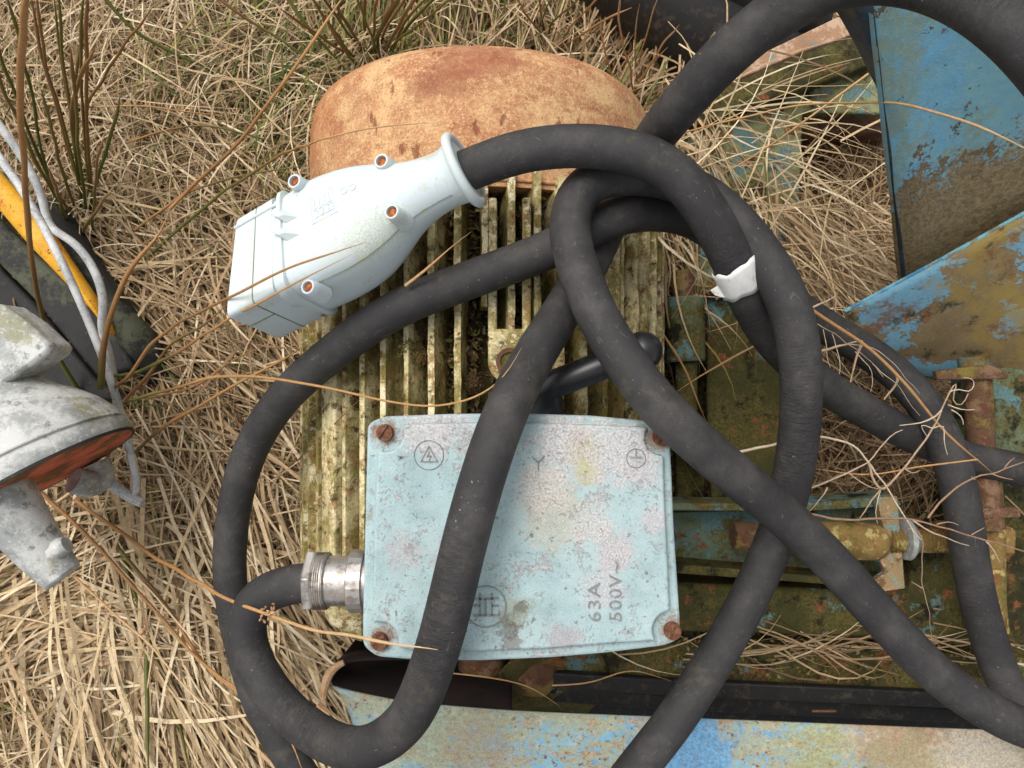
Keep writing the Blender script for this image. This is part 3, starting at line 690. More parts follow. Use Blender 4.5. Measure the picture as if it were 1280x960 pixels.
# screw bosses: short tubes with a corroded screw down inside, placed where the photo shows them
def boss(px, py, z, h=.0048, tilt=(0, 0)):
    c = P(px, py, z); d = (up * .9 + Vector((0, 0, .3)) - ax * .05).normalized()
    b = MB(); b.lathe([(.0062, -.012), (.0050, -.001), (.0047, h - .0006), (.0043, h), (.0034, h), (.0032, h - .004), (.0001, h - .004)], c, d, 28)
    o = b.build('screw_boss', M['plug'], plug, angle=40)
    b = MB(); b.lathe([(.0031, h - .0042), (.0030, h - .0022), (.0012, h - .0018)], c, d, 18); b.build('screw', M['copper'], o)
boss(373, 230, .342); boss(481, 205, .351); boss(494, 268, .3665); boss(390, 361, .357)
# moulded emblem and lettering, unreadable fine relief
def on_plug(x, y, e=.0):
    # height of the top surface at that spot
    A = np.array([(a, w, t, ee) for a, w, t, ee in ss]); w, t, ee = [np.interp(x, A[:, 0], A[:, k]) for k in (1, 2, 3)]
    f = max(0, 1 - (abs(y) / (w / 2)) ** ee) ** (1 / ee)
    return Q(x * u, y, t / 2 * f + e)
b = MB()
def relief(b, pts, r=.00035):
    b.tube([on_plug(x, y, .0001) for x, y in pts], r, 5)
relief(b, [(.41, .014), (.52, .014), (.52, -.004), (.41, -.004), (.41, .014)])
for x in (.43, .455, .48, .50): relief(b, [(x, .012), (x, .007)]); relief(b, [(x - .006, .004), (x + .01, .004), (x + .01, -.001), (x - .006, -.001)])
relief(b, [(.42, .0055), (.51, .0055)])
for x in (.565, .60): relief(b, [(x + .014 * math.cos(t), .008 + .0022 * math.sin(t)) for t in np.linspace(0, 2 * PI, 12)])
b.build('moulded_mark', M['plug_shade'], plug)

# ------------------------------------------------------------------ belt guard, belts and pulleys at the foot of the picture
guard = thing('belt_guard', P(900, 930, .2), 'long blue and rusty sheet metal belt guard along the foot of the photo', 'belt guard')
edge = [(413, 857), (425, 861), (470, 870), (520, 878), (640, 888), (800, 895), (950, 901), (1120, 908), (1330, 916)]
vs = []; fs = []; m = 0
b = MB(); NX = 60; NY = 10; el = spline(PP(edge, .232), .02)
low = []
for i, p in enumerate(el):
    row = []
    left = max(0, 1 - (p.x - el[0].x) / .035)
    for j in range(NY + 1):
        t = j / NY
        row.append(Vector((p.x + left ** 2 * 0 * t, p.y - t * .085 * (1 - .72 * left ** 1.5), p.z - .016 * t * t - left ** 2 * .06 * t)))
    low.append(row)
vs = [v for r in low for v in r]; K = NY + 1
b.add(vs, [(i * K + j, i * K + j + 1, (i + 1) * K + j + 1, (i + 1) * K + j) for i in range(len(low) - 1) for j in range(NY)])
gp = b.build('panel', M['guard'], guard, angle=60); md = gp.modifiers.new('s', 'SOLIDIFY'); md.thickness = .002; md.offset = 0
# upright rim sheet curving round the left end, oxide red darkened in colour as recess shade
rim = smooth_pts(spline([P(640, 889, .231)] + PP([(520, 882, .231), (450, 868, .231), (420, 860, .231), (409, 848, .230), (414, 836, .228), (428, 828, .226), (470, 824, .222), (540, 824, .215)]), .004), 5)
b = MB(); n = len(rim)
dep = [.14 if p.y < P(0, 858, .231).y else (.02 + .12 * max(0, min(1, (P(0, 846, .231).y - p.y) / .004))) for p in rim]
b.add([p for p in rim] + [p - Vector((0, 0, d)) for p, d in zip(rim, dep)], [(i, i + 1, n + i + 1, n + i) for i in range(n - 1)])
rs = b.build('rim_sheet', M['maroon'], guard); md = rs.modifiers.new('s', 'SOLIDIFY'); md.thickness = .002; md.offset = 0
b = MB(); rp = smooth_pts(spline(PP([(430, 828, .232), (418, 834, .233), (409, 846, .235), (406, 860, .236), (404, 873, .236)]), .003), 2); b.tube(rp, [.0022 + .0012 * math.sin(PI * i / (len(rp) - 1)) for i in range(len(rp))], 8); b.build('edge_strip', M['strap'], guard)
b = MB(); b.tube(smooth_pts(spline(PP([(397, 883, .234), (404, 889, .236), (411, 895, .236)]), .003), 2), .0036, 8); b.build('edge_strip', M['strap'], guard)
for (x, y) in ((713, 904), (883, 914)):
    b = MB(); c = P(x, y, .2318 - .0005); b.lathe([(.0026, 0), (.0026, .0009)], c, (0, .05, 1), 20); b.build('painted_bolt_hole', M['belt'], guard)  # black disc on the panel, painted for the dark inside a hole
b = MB(); b.tube(PP([(1015, 889, .222), (1045, 889, .222)]), .001, 6); b.build('rivet', M['rust'], guard)

b = MB(); b.prism([P(430, 838, .11), P(1330, 846, .11), P(1330, 930, .11), P(435, 890, .11)], .10, .11); b.build('dark_gap_sheet', M['belt'], guard)  # dark sheet added so the shaded gaps between the belts read black
# belts running in the guard
for k, (ya, yb, z) in enumerate(((858, 880, .168), (876, 898, .150))):
    b = MB(); p = [P(690, ya - 10, z), P(840, ya, z), P(1330, ya + 22, z)]
    w = .008
    for i in range(2):
        d = (p[i + 1] - p[i]); ang = math.atan2(d.y, d.x); R = Matrix.Rotation(ang, 3, 'Z')
        b.box((p[i] + p[i + 1]) / 2, (d.length, w * 1.7, .009), R)
    o = b.build('drive_belt', M['belt'], None, bevel=.0015)
    tag(o, 'black rubber drive belt, the one nearer the rusty rail' if k == 0 else 'black rubber drive belt, the one nearer the blue guard', 'belt', 'drive belts under the terminal box')
hub = thing('drum_hub', P(650, 860, .1), 'round olive rusty flange with a nut beside the motor shaft under the box', 'pulley')
b = MB(); b.lathe([(.02, 0), (.048, .001), (.052, .004), (.052, .008), (.03, .010)], P(686, 852, .150), (.25, -.4, .9), 40); b.build('flange', M['olive'], hub)
b = MB(); b.lathe([(.0, 0), (.018, .001), (.020, .004), (.012, .012)], P(672, 846, .164), (.25, -.4, .9), 6); b.build('nut', M['rust'], hub, smooth=False, bevel=.001)

# ------------------------------------------------------------------ machine frame (welded steel) on the right
frame = thing('machine_frame', P(1000, 500, 0), 'algae green and rusty steel machine frame with beams, plates and channels right of the motor', 'machine frame')
def pr(name, px, z, th, mat, bev=.0015, label=None, parent=frame):
    b = MB(); b.prism(PP(px, z) if len(px[0]) == 2 else PP(px), z - th if len(px[0]) == 2 else min(q[2] for q in px) - th, z if len(px[0]) == 2 else None)
    o = b.build(name, mat, parent, bevel=bev)
    if label: tag(o, label)
    return o
pr('rail', [(700, 806), (860, 806), (1060, 810), (1330, 826), (1330, 872), (1200, 878), (1060, 870), (900, 856), (700, 848)], .150, .03, M['olive'], .003, 'rusty olive rail')
pr('rail_web', [(690, 846), (1330, 872), (1330, 886), (690, 862)], .13, .02, M['olive_shaded'], .001)
pr('beam', [(838, 728), (1060, 738), (1138, 738), (1140, 690), (1240, 690), (1245, 802), (838, 790)], .150, .06, M['olive'], .003)
pr('plate', [(1180, 600), (1340, 600), (1340, 812), (1180, 812)], .075, .02, M['olive_shaded'], .002)  # dark sheet added at the back to keep the gap by the pin dark
# channel: top flange, web, lower flange
pr('channel_web', [(838, 640), (1128, 634), (1130, 722), (838, 712)], .150, .01, M['bluegreen'], .001)
pr('channel_flange', [(836, 629), (1000, 630), (1120, 620), (1128, 632), (1000, 640), (836, 638)], .185, .035, M['bluegreen'], .001)
pr('channel_flange', [(836, 704), (1040, 722), (1130, 726), (1130, 736), (1040, 731), (836, 716)], .180, .03, M['olive'], .001)
pr('bracket', [(1096, 622, .200), (1122, 620, .200), (1132, 736, .200), (1090, 742, .196), (1084, 731, .196), (1108, 716, .198), (1100, 700, .198), (1110, 680, .198)], .200, .006, M['bracketmix'], .001, 'pale rusty bracket plate')
pr('plate', [(884, 372), (945, 380), (985, 430), (985, 636), (890, 636), (884, 500)], .120, .008, M['olive'], .002)
pr('plate', [(842, 372), (880, 372), (882, 636), (846, 636)], .080, .01, M['olive_shaded'], .002)
pr('plate_edge', [(983, 480), (1003, 480), (1003, 630), (985, 632)], .110, .03, M['yellowrust'], .001)
b = MB(); b.tube(PP([(855, 372, .155), (857, 452, .155)]), .0172, 28); b.build('bush', M['bluegreen'], frame, bevel=.002)
b = MB(); b.tube(PP([(858, 452, .150), (858, 560, .140)]), .0095, 20); b.build('pin', M['olive'], frame)
b = MB(); b.tube(PP([(853, 340, .150), (855, 374, .152)]), .010, 20); b.build('pin', M['rust'], frame)
# upper frame
pr('rail', [(900, 92), (1062, 14), (1076, 40), (1000, 66), (912, 104)], .200, .008, M['pinkrust'], .001, 'pale rusty top rail')
pr('rail_web', [(862, 110), (1070, 22), (1098, 78), (930, 138), (858, 160)], .150, .02, M['olive_shaded'], .002)
pr('plate', [(938, 128), (1078, 72), (1120, 128), (1118, 143), (1004, 140), (1000, 250), (1000, 372), (856, 366), (860, 150)], .135, .012, M['palegreen'], .002, 'pale mossy plate with peeling blue paint')
pr('cross_tube', [(1000, 142), (1125, 142), (1125, 166), (1000, 166)], .105, .04, M['rust'], .002)
pr('side_wall', [(840, 150), (880, 140), (900, 300), (880, 380), (842, 380)], .07, .02, M['olive_shaded'], .002)

# tension bolt with fork end
tbolt = thing('tension_bolt', P(1010, 675, .19), 'long rusty tension bolt with ochre slotted end lying in the channel', 'bolt')
b = MB(); b.tube(PP([(916, 670, .197), (932, 670.5, .197), (948, 671, .197)]), [.0108, .0120, .0112], 20); o = b.build('bolt_head', M['rust'], tbolt, bevel=.0012)
for v in o.data.vertices: v.co += Vector((mnoise.noise(v.co * 300), mnoise.noise(v.co * 300 + Vector((5, 5, 5))), mnoise.noise(v.co * 200))) * .0012
b = MB(); b.tube(PP([(948, 671, .197), (1012, 674, .197)]), .0100, 24); b.build('shank', M['yellowrust'], tbolt)
b = MB(); b.tube(spline(PP([(1008, 674, .197), (1070, 677, .197), (1090, 678, .197), (1100, 678, .197), (1105, 678, .197)]), .004), [.0142] * 12 + [.0142], 24) if False else None
fp = [P(1006 + t * 104, 674 + 4 * t, .197) for t in np.linspace(0, 1, 20)]
b.tube(fp, [.0150 * (1 if t < .82 else math.sqrt(max(.02, 1 - ((t - .82) / .19) ** 2))) for t in np.linspace(0, 1, 20)], 26); b.build('fork_end', M['yellowrust'], tbolt)
rod = [P(1112 + t * 86, 676, .197) for t in np.linspace(0, 1, 120)]
b = MB(); b.tube(rod, [.0088 + .0012 * math.sin(i * 2 * PI / 6) for i in range(120)], 20); b.build('threaded_rod', M['yellowrust'], tbolt)
b = MB(); b.lathe([(.009, 0), (.0165, .0005), (.017, .004), (.012, .009), (.009, .010)], P(1128, 674, .197), (1, 0, 0), 24); b.build('washer', M['alu'], tbolt)
# upright hinge pin assembly
pin = thing('hinge_pin', P(1228, 620, .15), 'upright rusty hinge pin with square top plate beside the thistle stalk', 'hinge pin')
b = MB(); b.tube(PP([(1222, 470, .222), (1226, 560, .222), (1238, 660, .222)]), [.0098, .0102, .0102], 26); b.build('shaft', M['rust'], pin)
b = MB(); b.tube(PP([(1236, 600, .214), (1240, 690, .212), (1242, 812, .200)]), [.0095, .0095, .0095], 22); b.build('lower_shaft', M['yellowrust'], pin)
b = MB(); b.tube(PP([(1216, 446, .224), (1218, 464, .224)]), .0108, 22); b.build('shaft_end', M['bluegreen'], pin)
pr('top_plate', [(1170, 464, .236), (1236, 455, .236), (1262, 466, .236), (1260, 474, .236), (1172, 475, .236)], .236, .006, M['rust'], .001, parent=pin)
pr('washer', [(1216, 637), (1270, 634), (1278, 640), (1276, 647), (1216, 649)], .232, .008, M['rust'], .001, parent=pin)
pr('clevis', [(1190, 659), (1262, 657), (1272, 664), (1270, 694), (1190, 692)], .212, .03, M['yellowrust'], .002, parent=pin)
pr('lower_plate', [(1222, 694), (1254, 694), (1264, 794), (1226, 796)], .185, .02, M['yellowrust'], .002, parent=pin)
pr('housing', [(1240, 466), (1290, 440), (1330, 440), (1330, 600), (1246, 596)], .200, .06, M['bluegreen'], .004, parent=pin)
# ------------------------------------------------------------------ blue hopper
hop = thing('hopper', P(1200, 200, .1), 'large blue sheet metal hopper with peeling paint at the upper right', 'hopper')
def patch(c00, c10, c11, c01, nu, nv, bulge=None):
    b = MB(); vs = []
    for j in range(nv + 1):
        for i in range(nu + 1):
            s, t = i / nu, j / nv
            p = (c00 * (1 - s) + c10 * s) * (1 - t) + (c01 * (1 - s) + c11 * s) * t
            if bulge: p = p + bulge(s, t)
            vs.append(p)
    b.add(vs, [(j * (nu + 1) + i, j * (nu + 1) + i + 1, (j + 1) * (nu + 1) + i + 1, (j + 1) * (nu + 1) + i) for j in range(nv) for i in range(nu)])
    return b
BL = P(1134, 366, .205); TL = P(1092, -60, .40); TR = P(1420, -140, .46); BR = P(1400, 215, .275)
# rounded left corner: displace the first strip back
def hb(s, t): return Vector((0, 0, -.012)) * max(0, 1 - s / .10) ** 2 + Vector((.0, .0, .002)) * mnoise.noise(Vector((s * 4, t * 4, 0)))
b = patch(BL, BR, TR, TL, 40, 30, hb); o = b.build('hopper_wall', M['hopper'], hop, angle=80); md = o.modifiers.new('s', 'SOLIDIFY'); md.thickness = .003
TLo = P(1030, -60, .40)
Lp = PP([(1131, 380, .185), (1124, 310, .21), (1116, 215, .25), (1106, 130, .29), (1066, 50, .335), (1041, 6, .36), (1000, -70, .40)]); Rp = []
for q in Lp:
    best = min((abs(((BL.lerp(TL, t)).y / (CAMH - BL.lerp(TL, t).z)) - q.y / (CAMH - q.z)), t) for t in np.linspace(0, 1, 200))[1]
    Rp.append(BL.lerp(TL, best) + Vector((.001, 0, -.008)))
b = MB(); n = len(Lp); b.add(Lp + Rp, [(i, n + i, n + i + 1, i + 1) for i in range(n - 1)])
M['hopper_side'] = weathered('hopper side in painted shade', (58, 72, 84), [dict(c=(40, 46, 50), s=20, t=.5, w=.08), dict(c=(90, 80, 60), s=30, t=.63, w=.04)], rough=.6, bump=.4)  # shaded left face: its shade is put into a darker blue
o = b.build('hopper_side', M['hopper_side'], hop, angle=80); md = o.modifiers.new('s', 'SOLIDIFY'); md.thickness = .003
ch = [P(1056, 389, .215), P(1180, 312, .25), P(1330, 236, .28), P(1330, 470, .235), P(1280, 474, .215), P(1180, 462, .19), P(1110, 432, .19)]
b = patch(P(1056, 389, .215), P(1360, 221, .290), P(1370, 490, .20), P(1150, 468, .17), 40, 16, lambda s, t: Vector((0, 0, .006 * math.sin(PI * s) * (1 - t) + .0015 * mnoise.noise(Vector((s * 5, t * 5, 2))))) + Vector((-.018, -.004, 0)) * math.sin(PI * t) * (1 - s) ** 2)
o = b.build('chute', M['chute'], hop, angle=80); md = o.modifiers.new('s', 'SOLIDIFY'); md.thickness = .003
M['edgeblue'] = weathered('light blue edge', (112, 170, 186), [dict(c=(130, 116, 84), s=90, t=.55, w=.04), dict(c=(60, 120, 156), s=50, t=.56, w=.04)], rough=.6)
b = MB(); b.tube([P(1056, 389, .215).lerp(P(1360, 221, .290), t) + Vector((0, 0, .006 * math.sin(PI * t) + .0006)) for t in np.linspace(0, 1, 30)], .0016, 8); b.build('chute_edge', M['edgeblue'], hop)

# black rubber pipe end at the top
b = MB(); b.tube(smooth_pts(spline(PP([(760, -60, .13), (845, 10, .12), (900, 55, .11), (960, 90, .09)]), .01), 3), .046, 36)
b.tube(smooth_pts(spline(PP([(870, -60, .16), (940, 0, .13), (1010, 30, .10)]), .01), 3), .030, 30)
tag(b.build('rubber_pipe', M['belt']), 'dark rubber pipe half buried in grass behind the fan cowl', 'pipe')

# ------------------------------------------------------------------ left: board, wires, casting
board = thing('painted_board', P(60, 360, .1), 'black weathered board with a yellow painted edge beneath the grey wires', 'board')
def pr2(name, px, z, th, mat, bev, parent): return pr(name, px, z, th, mat, bev, None, parent)
dx, dy = 116, 140
pr2('plank', [(-80, 205), (-10, 268), (40, 315), (90, 358), (140, 412), (170, 462), (120, 470), (40, 372), (-80, 250)], .125, .05, M['tarboard'], .003, board)
pr2('plank', [(-80, 255), (40, 377), (117, 472), (160, 500), (60, 500), (-80, 345)], .120, .05, M['tarboard'], .003, board)
pr2('plank', [(-80, 350), (56, 502), (90, 560), (-80, 560)], .114, .05, M['tarboard'], .003, board)
b = MB(); yp = smooth_pts(spline(PP([(-60, 175, .145), (0, 238, .145), (45, 290, .143), (90, 345, .141), (124, 388, .138), (142, 418, .13)]), .006), 3)
n = 14; vs = []
for i, p in enumerate(yp):
    t = (yp[min(i + 1, len(yp) - 1)] - yp[max(0, i - 1)]).normalized(); s_ = Vector((-t.y, t.x, 0))
    wd = .0118 * (1 if i < len(yp) * .5 else 1 - .93 * ((i / len(yp) - .5) / .5))
    for k in range(n):
        a = 2 * PI * k / n; vs.append(p + s_ * math.cos(a) * wd + Vector((0, 0, 1)) * math.sin(a) * .009 * (1 + .0 * k))
b.add(vs, [(i * n + k, i * n + (k + 1) % n, (i + 1) * n + (k + 1) % n, (i + 1) * n + k) for i in range(len(yp) - 1) for k in range(n)] + [tuple(range(n)), tuple(range((len(yp) - 1) * n, len(yp) * n))])
b.build('yellow_edge', M['yellow'], board)
b = MB(); b.tube(smooth_pts(spline(PP([(60, 262, .10), (110, 340, .11), (150, 398, .115), (185, 440, .11), (200, 470, .09)]), .006), 3), .016, 20); b.build('edge_tube', M['tarboard'], board)

def wire(name, px, r, label, cat='wire', group=None, mat='wire'):
    b = MB(); b.tube(smooth_pts(spline(PP(px), .004), 4), r, 12); o = b.build(name, M[mat]); tag(o, label, cat, group); return o
wire('grey_wire', [(-40, 120, .18), (-8, 185, .19), (28, 238, .195), (58, 290, .20), (88, 350, .20), (114, 410, .195), (136, 468, .185), (152, 520, .17), (164, 570, .16), (172, 610, .15), (165, 622, .15), (120, 590, .15), (96, 560, .14)], .0033, 'straight pale grey wire crossing the yellow board edge', 'wire', 'grey wires on the left')
wire('grey_wire', [(-20, 130, .15), (30, 200, .16), (52, 245, .162), (62, 282, .162), (94, 305, .165), (118, 338, .17), (129, 375, .17), (127, 410, .165), (136, 440, .15), (142, 470, .13)], .0035, 'curved pale grey wire bending right of the yellow board edge', 'wire', 'grey wires on the left')
cast = thing('aluminium_casting', P(60, 560, .2), 'grey weathered metal casting with a red lined mouth at the left edge', 'metal casting')
mc = P(56, 592, .235); nx = Vector((.50, -.84, -.05)).normalized()
b = MB()
b.lathe([(.0665, .000), (.0690, .000), (.0700, -.003), (.0695, -.010), (.066, -.022), (.060, -.034), (.051, -.046), (.041, -.056), (.034, -.066), (.031, -.085), (.031, -.115)], mc, nx, 64)
b.build('hood', M['alu'], cast, angle=70)
b = MB(); b.lathe([(.0001, .0005), (.05, .0012), (.064, .0016), (.0668, .0020)], mc, nx, 64); b.build('red_lining', M['redpaint'], cast, angle=70)
b = MB(); b.lathe([(.0672, -.001), (.0672, .0022), (.0688, .0022), (.0688, -.001)], mc, nx, 64, close=True); b.build('rim', M['tarboard'], cast)
pr2('plate', [(-60, 372), (0, 380), (30, 400), (64, 432), (58, 442), (20, 470), (-60, 520)], .262, .03, M['alu'], .003, cast)
b = MB(); b.tube(smooth_pts(spline(PP([(-60, 560, .275), (-8, 610, .268), (30, 655, .262), (66, 702, .258), (88, 728, .256)]), .006), 3), [.030] * 4 + list(np.linspace(.030, .0155, 200))[:200], 10) if False else None
ap = smooth_pts(spline(PP([(-60, 560, .275), (-8, 612, .268), (25, 655, .262), (58, 698, .258), (80, 722, .256)]), .006), 3)
b.tube(ap, list(np.linspace(.030, .0140, len(ap))), 12); o = b.build('arm', M['alu'], cast, angle=50, bevel=.002)
b = MB(); b.tube(PP([(66, 690, .262), (84, 680, .262)]), [.010, .006], 10); b.build('arm_tip', M['alu'], cast)
b = MB(); b.tube([mc + nx * -.012 + (Vector((0, 0, 1)).cross(nx) * math.cos(t) + Vector((0, 0, 1)) * math.sin(t)) * .0698 for t in np.linspace(-.2, PI + .2, 50)], .0009, 6); b.build('parting_line', M['alu'], cast)
b = MB(); b.tube(smooth_pts(spline(PP([(92, 600, .19), (112, 606, .18), (128, 596, .17), (120, 580, .17)]), .004), 2), .011, 14); b.build('lug', M['alu'], cast)
b = MB(); b.tube(smooth_pts(spline(PP([(120, 585, .16), (145, 610, .155), (165, 622, .15), (178, 628, .15)]), .004), 2), .0045, 10); b.build('hook', M['wire'], cast)
# blue scrap left of the motor
b = MB(); b.slab(PP([(308, 632, .06), (338, 642, .07), (336, 668, .06), (322, 690, .05), (312, 672, .05)]), .003)
b.slab(PP([(700, 690, .02), (710, 690, .02), (710, 700, .02)]), .001) if False else None
tag(b.build('metal_scrap', M['hopper'], None, bevel=.0005), 'small blue metal scrap in the grass left of the fins', 'scrap metal')

# ------------------------------------------------------------------ grass
class Blades:
    def __init__(s): s.V = []; s.T = []; s.n = 0; s.F = []
    def add(s, x, y, z, ang, L, w, lift, curve, tone, seg=5, pitch=None, roll=None, tip=.25):
        """arrays of equal length N"""
        N = len(x); t = np.linspace(0, 1, seg + 1)[None, :]
        a = ang[:, None] + curve[:, None] * (t - .5)
        dx = np.cos(a) * L[:, None] / seg; dy = np.sin(a) * L[:, None] / seg
        X = x[:, None] + np.cumsum(dx, 1) - L[:, None] * .5 * np.cos(ang)[:, None]
        Y = y[:, None] + np.cumsum(dy, 1) - L[:, None] * .5 * np.sin(ang)[:, None]
        Z = z[:, None] + lift[:, None] * 4 * t * (1 - t) + (0 if pitch is None else pitch[:, None] * L[:, None] * (t - .3))
        r = rng.normal(0, .6, N) if roll is None else roll
        tw = r[:, None] + rng.normal(0, .5, N)[:, None] * t
        sx = -np.sin(a) * np.cos(tw); sy = np.cos(a) * np.cos(tw); sz = np.sin(tw)
        ww = w[:, None] / 2 * (1 - (1 - tip) * t ** 2)
        A = np.stack([X - sx * ww, Y - sy * ww, Z - sz * ww], -1); B = np.stack([X + sx * ww, Y + sy * ww, Z + sz * ww], -1)
        V = np.stack([A, B], 2).reshape(N, -1, 3)        # (seg+1)*2 verts
        s.V.append(V.reshape(-1, 3)); m = (seg + 1) * 2
        s.T.append(np.repeat(tone, m))
        base = s.n + np.arange(N)[:, None, None] * m; j = np.arange(seg)[None, :, None] * 2
        q = np.array([0, 1, 3, 2])[None, None, :]
        s.F.append((base + j + q).reshape(-1, 4)); s.n += N * m
    def build(s, name, label, mat=None):
        V = np.concatenate(s.V).astype(np.float32); F = np.concatenate(s.F).astype(np.int32); T = np.concatenate(s.T).astype(np.float32)
        me = bpy.data.meshes.new(name); me.vertices.add(len(V)); me.vertices.foreach_set('co', V.ravel())
        me.loops.add(F.size); me.loops.foreach_set('vertex_index', F.ravel()); me.polygons.add(len(F))
        me.polygons.foreach_set('loop_start', np.arange(0, F.size, 4, dtype=np.int32)); me.polygons.foreach_set('loop_total', np.full(len(F), 4, np.int32))
        me.update(calc_edges=True)
        at = me.attributes.new('tone', 'FLOAT', 'POINT'); at.data.foreach_set('value', np.clip(T, 0, 1))
        me.materials.append(mat or M['grass']); me.shade_smooth()
        o = bpy.data.objects.new(name, me); COL.objects.link(o); tag(o, label, 'grass', None, 'stuff'); return o

def vnoise(x, y, s, o=0):
    return np.array([mnoise.noise(Vector((a * s + o, b_ * s - o, o))) for a, b_ in zip(x, y)])
def px_of(x, y, z): return x / (CAMH - z) * FPX + 640, 480 - y / (CAMH - z) * FPX
def tones(N, mu, sd, green=.06):
    t = np.clip(rng.normal(mu, sd, N), .02, .76); g = rng.random(N) < green; t[g] = rng.uniform(.82, 1, g.sum()); return t
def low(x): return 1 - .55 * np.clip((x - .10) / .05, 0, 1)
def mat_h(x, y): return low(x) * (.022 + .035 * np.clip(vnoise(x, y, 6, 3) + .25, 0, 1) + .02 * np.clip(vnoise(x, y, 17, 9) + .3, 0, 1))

G = Blades()
# base mat everywhere the camera might look
N = 46000
x = rng.uniform(-.78, .80, N); y = rng.uniform(-.62, .62, N)
keep = ~((np.abs(x - XC) < .12) & (y < .22) & (y > -.17)); x, y = x[keep], y[keep]; N = len(x)
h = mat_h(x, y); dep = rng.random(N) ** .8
wx = vnoise(x, y, 5, 20)
ang = wx * 5 + rng.normal(0, 1.1, N)
G.add(x, y, h * dep, ang, rng.uniform(.03, .13, N), rng.uniform(.0008, .0024, N), rng.uniform(0, .018, N), rng.normal(0, .9, N), tones(N, (.28 + .22 * dep + .16 * vnoise(x, y, 9, 31)) * (.62 + .38 * low(x)), .13, .07), 5)  # deep blades and the right side toned darker, shade put into the colour
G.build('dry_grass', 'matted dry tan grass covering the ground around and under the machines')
def on_ground():
    x, y = (rng.uniform(-.6, -.16), rng.uniform(-.45, .45)) if rng.random() < .7 else (rng.uniform(-.2, .5), rng.uniform(.26, .5))
    return Vector((x, y, float(mat_h(np.array([x]), np.array([y]))[0]) + rng.uniform(.004, .03))), Vector((rng.normal(0, .4), rng.normal(0, .4), 1)).normalized()
lf = litter_patch('dead_leaves', 900, on_ground, .0015, .006, None, M['grass'], (.05, .75)); tag(lf, 'broken dead leaf flakes scattered through the dry grass', 'leaf litter')

def patch_grass(G, N, cx, cy, rx, ry, z0, z1, ang_fn, spread, L, w, tone, green, lift=(.002, .025), curve=.45, seg=6, pitch=(-.05, .15)):
    """cx,cy,rx,ry are given at pixel scale on the plane z = middle of z0,z1"""
    zm = (z0 + z1) / 2; c = P(cx, cy, zm); k = (CAMH - zm) / FPX
    u = rng.normal(0, .5, N); v = rng.normal(0, .5, N)
    x = c.x + u * rx * k; y = c.y + v * ry * k
    a = ang_fn(x, y) + rng.normal(0, spread, N)
    z = rng.uniform(z0, z1, N)
    G.add(x, y, z, a, rng.uniform(*L, N), rng.uniform(*w, N), rng.uniform(*lift, N), rng.normal(0, curve, N), tones(N, tone[0], tone[1], green), seg, rng.uniform(*pitch, N))
def const(deg): return lambda x, y: np.full(len(x), math.radians(deg))
def radial(px, py, z, off=0):
    c = P(px, py, z); return lambda x, y: np.arctan2(y - c.y, x - c.x) + off

G = Blades()
# upper left: fine pale straw
patch_grass(G, 5200, 230, 90, 420, 260, .04, .10, const(35), 1.1, (.04, .15), (.0007, .0020), (.58, .13), .05)
patch_grass(G, 3200, 60, 100, 200, 260, .04, .10, const(60), 1.0, (.04, .15), (.0007, .0020), (.58, .13), .06)
patch_grass(G, 3200, 250, 260, 280, 200, .03, .09, const(-30), 1.0, (.04, .11), (.001, .0026), (.54, .12), .04)
# green moss-like blades near the cowl
patch_grass(G, 700, 380, 130, 160, 120, .05, .10, const(70), .7, (.04, .10), (.001, .0022), (.5, .1), .8)
patch_grass(G, 500, 480, 30, 160, 60, .05, .10, const(85), .4, (.05, .12), (.001, .0022), (.5, .1), .55)
patch_grass(G, 1400, 620, 20, 420, 80, .03, .08, const(75), .8, (.04, .10), (.001, .0024), (.48, .14), .2)
# left of the motor, mid
patch_grass(G, 2600, 250, 440, 200, 200, .03, .10, const(-50), .55, (.07, .20), (.0012, .0032), (.50, .13), .03)
patch_grass(G, 2200, 230, 600, 220, 180, .03, .10, const(-30), .8, (.05, .16), (.0008, .0024), (.52, .14), .08)
# lower left: wide combed blades sweeping down and to the left
patch_grass(G, 1300, 90, 765, 260, 80, .05, .11, lambda x, y: np.radians(18) - (x + .45) * 5, .22, (.12, .26), (.0018, .0046), (.62, .09), .02, curve=.5)
patch_grass(G, 1700, 260, 830, 170, 180, .05, .12, lambda x, y: np.radians(-68) + (x + .28) * 2, .25, (.12, .26), (.0018, .0046), (.64, .09), .02, curve=.5)
patch_grass(G, 1500, 120, 900, 300, 140, .04, .11, const(-50), .8, (.08, .20), (.0012, .0040), (.58, .12), .04, curve=.6)
patch_grass(G, 900, 60, 900, 180, 200, .05, .12, const(-20), 1.2, (.03, .09), (.0007, .0022), (.62, .12), .08, curve=1.0)
patch_grass(G, 900, 330, 920, 90, 120, .04, .10, const(-60), .5, (.06, .14), (.002, .005), (.55, .12), .02)
patch_grass(G, 700, 350, 660, 60, 180, .03, .09, const(-80), .5, (.06, .13), (.0016, .004), (.52, .12), .02)
# far right gaps
patch_grass(G, 1600, 1060, 540, 160, 120, .02, .08, const(20), 1.2, (.03, .10), (.0008, .0022), (.34, .12), .02)
patch_grass(G, 420, 830, 60, 110, 120, .06, .12, const(60), .6, (.06, .15), (.001, .0026), (.55, .12), .05, pitch=(-.3, .3))
patch_grass(G, 300, 830, 320, 50, 100, .05, .13, const(-80), .8, (.04, .10), (.001, .002), (.45, .12), .02)
patch_grass(G, 1300, 1060, 250, 100, 140, .02, .07, const(-50), 1.1, (.04, .12), (.0008, .0020), (.36, .12), .02)
patch_grass(G, 55, 1040, 806, 260, 10, .15, .16, const(-4), .35, (.05, .14), (.0008, .0020), (.46, .14), .02)
G.build('dry_straw', 'pale straw blades lying in tangled combed swathes over the matted grass')

G = Blades()
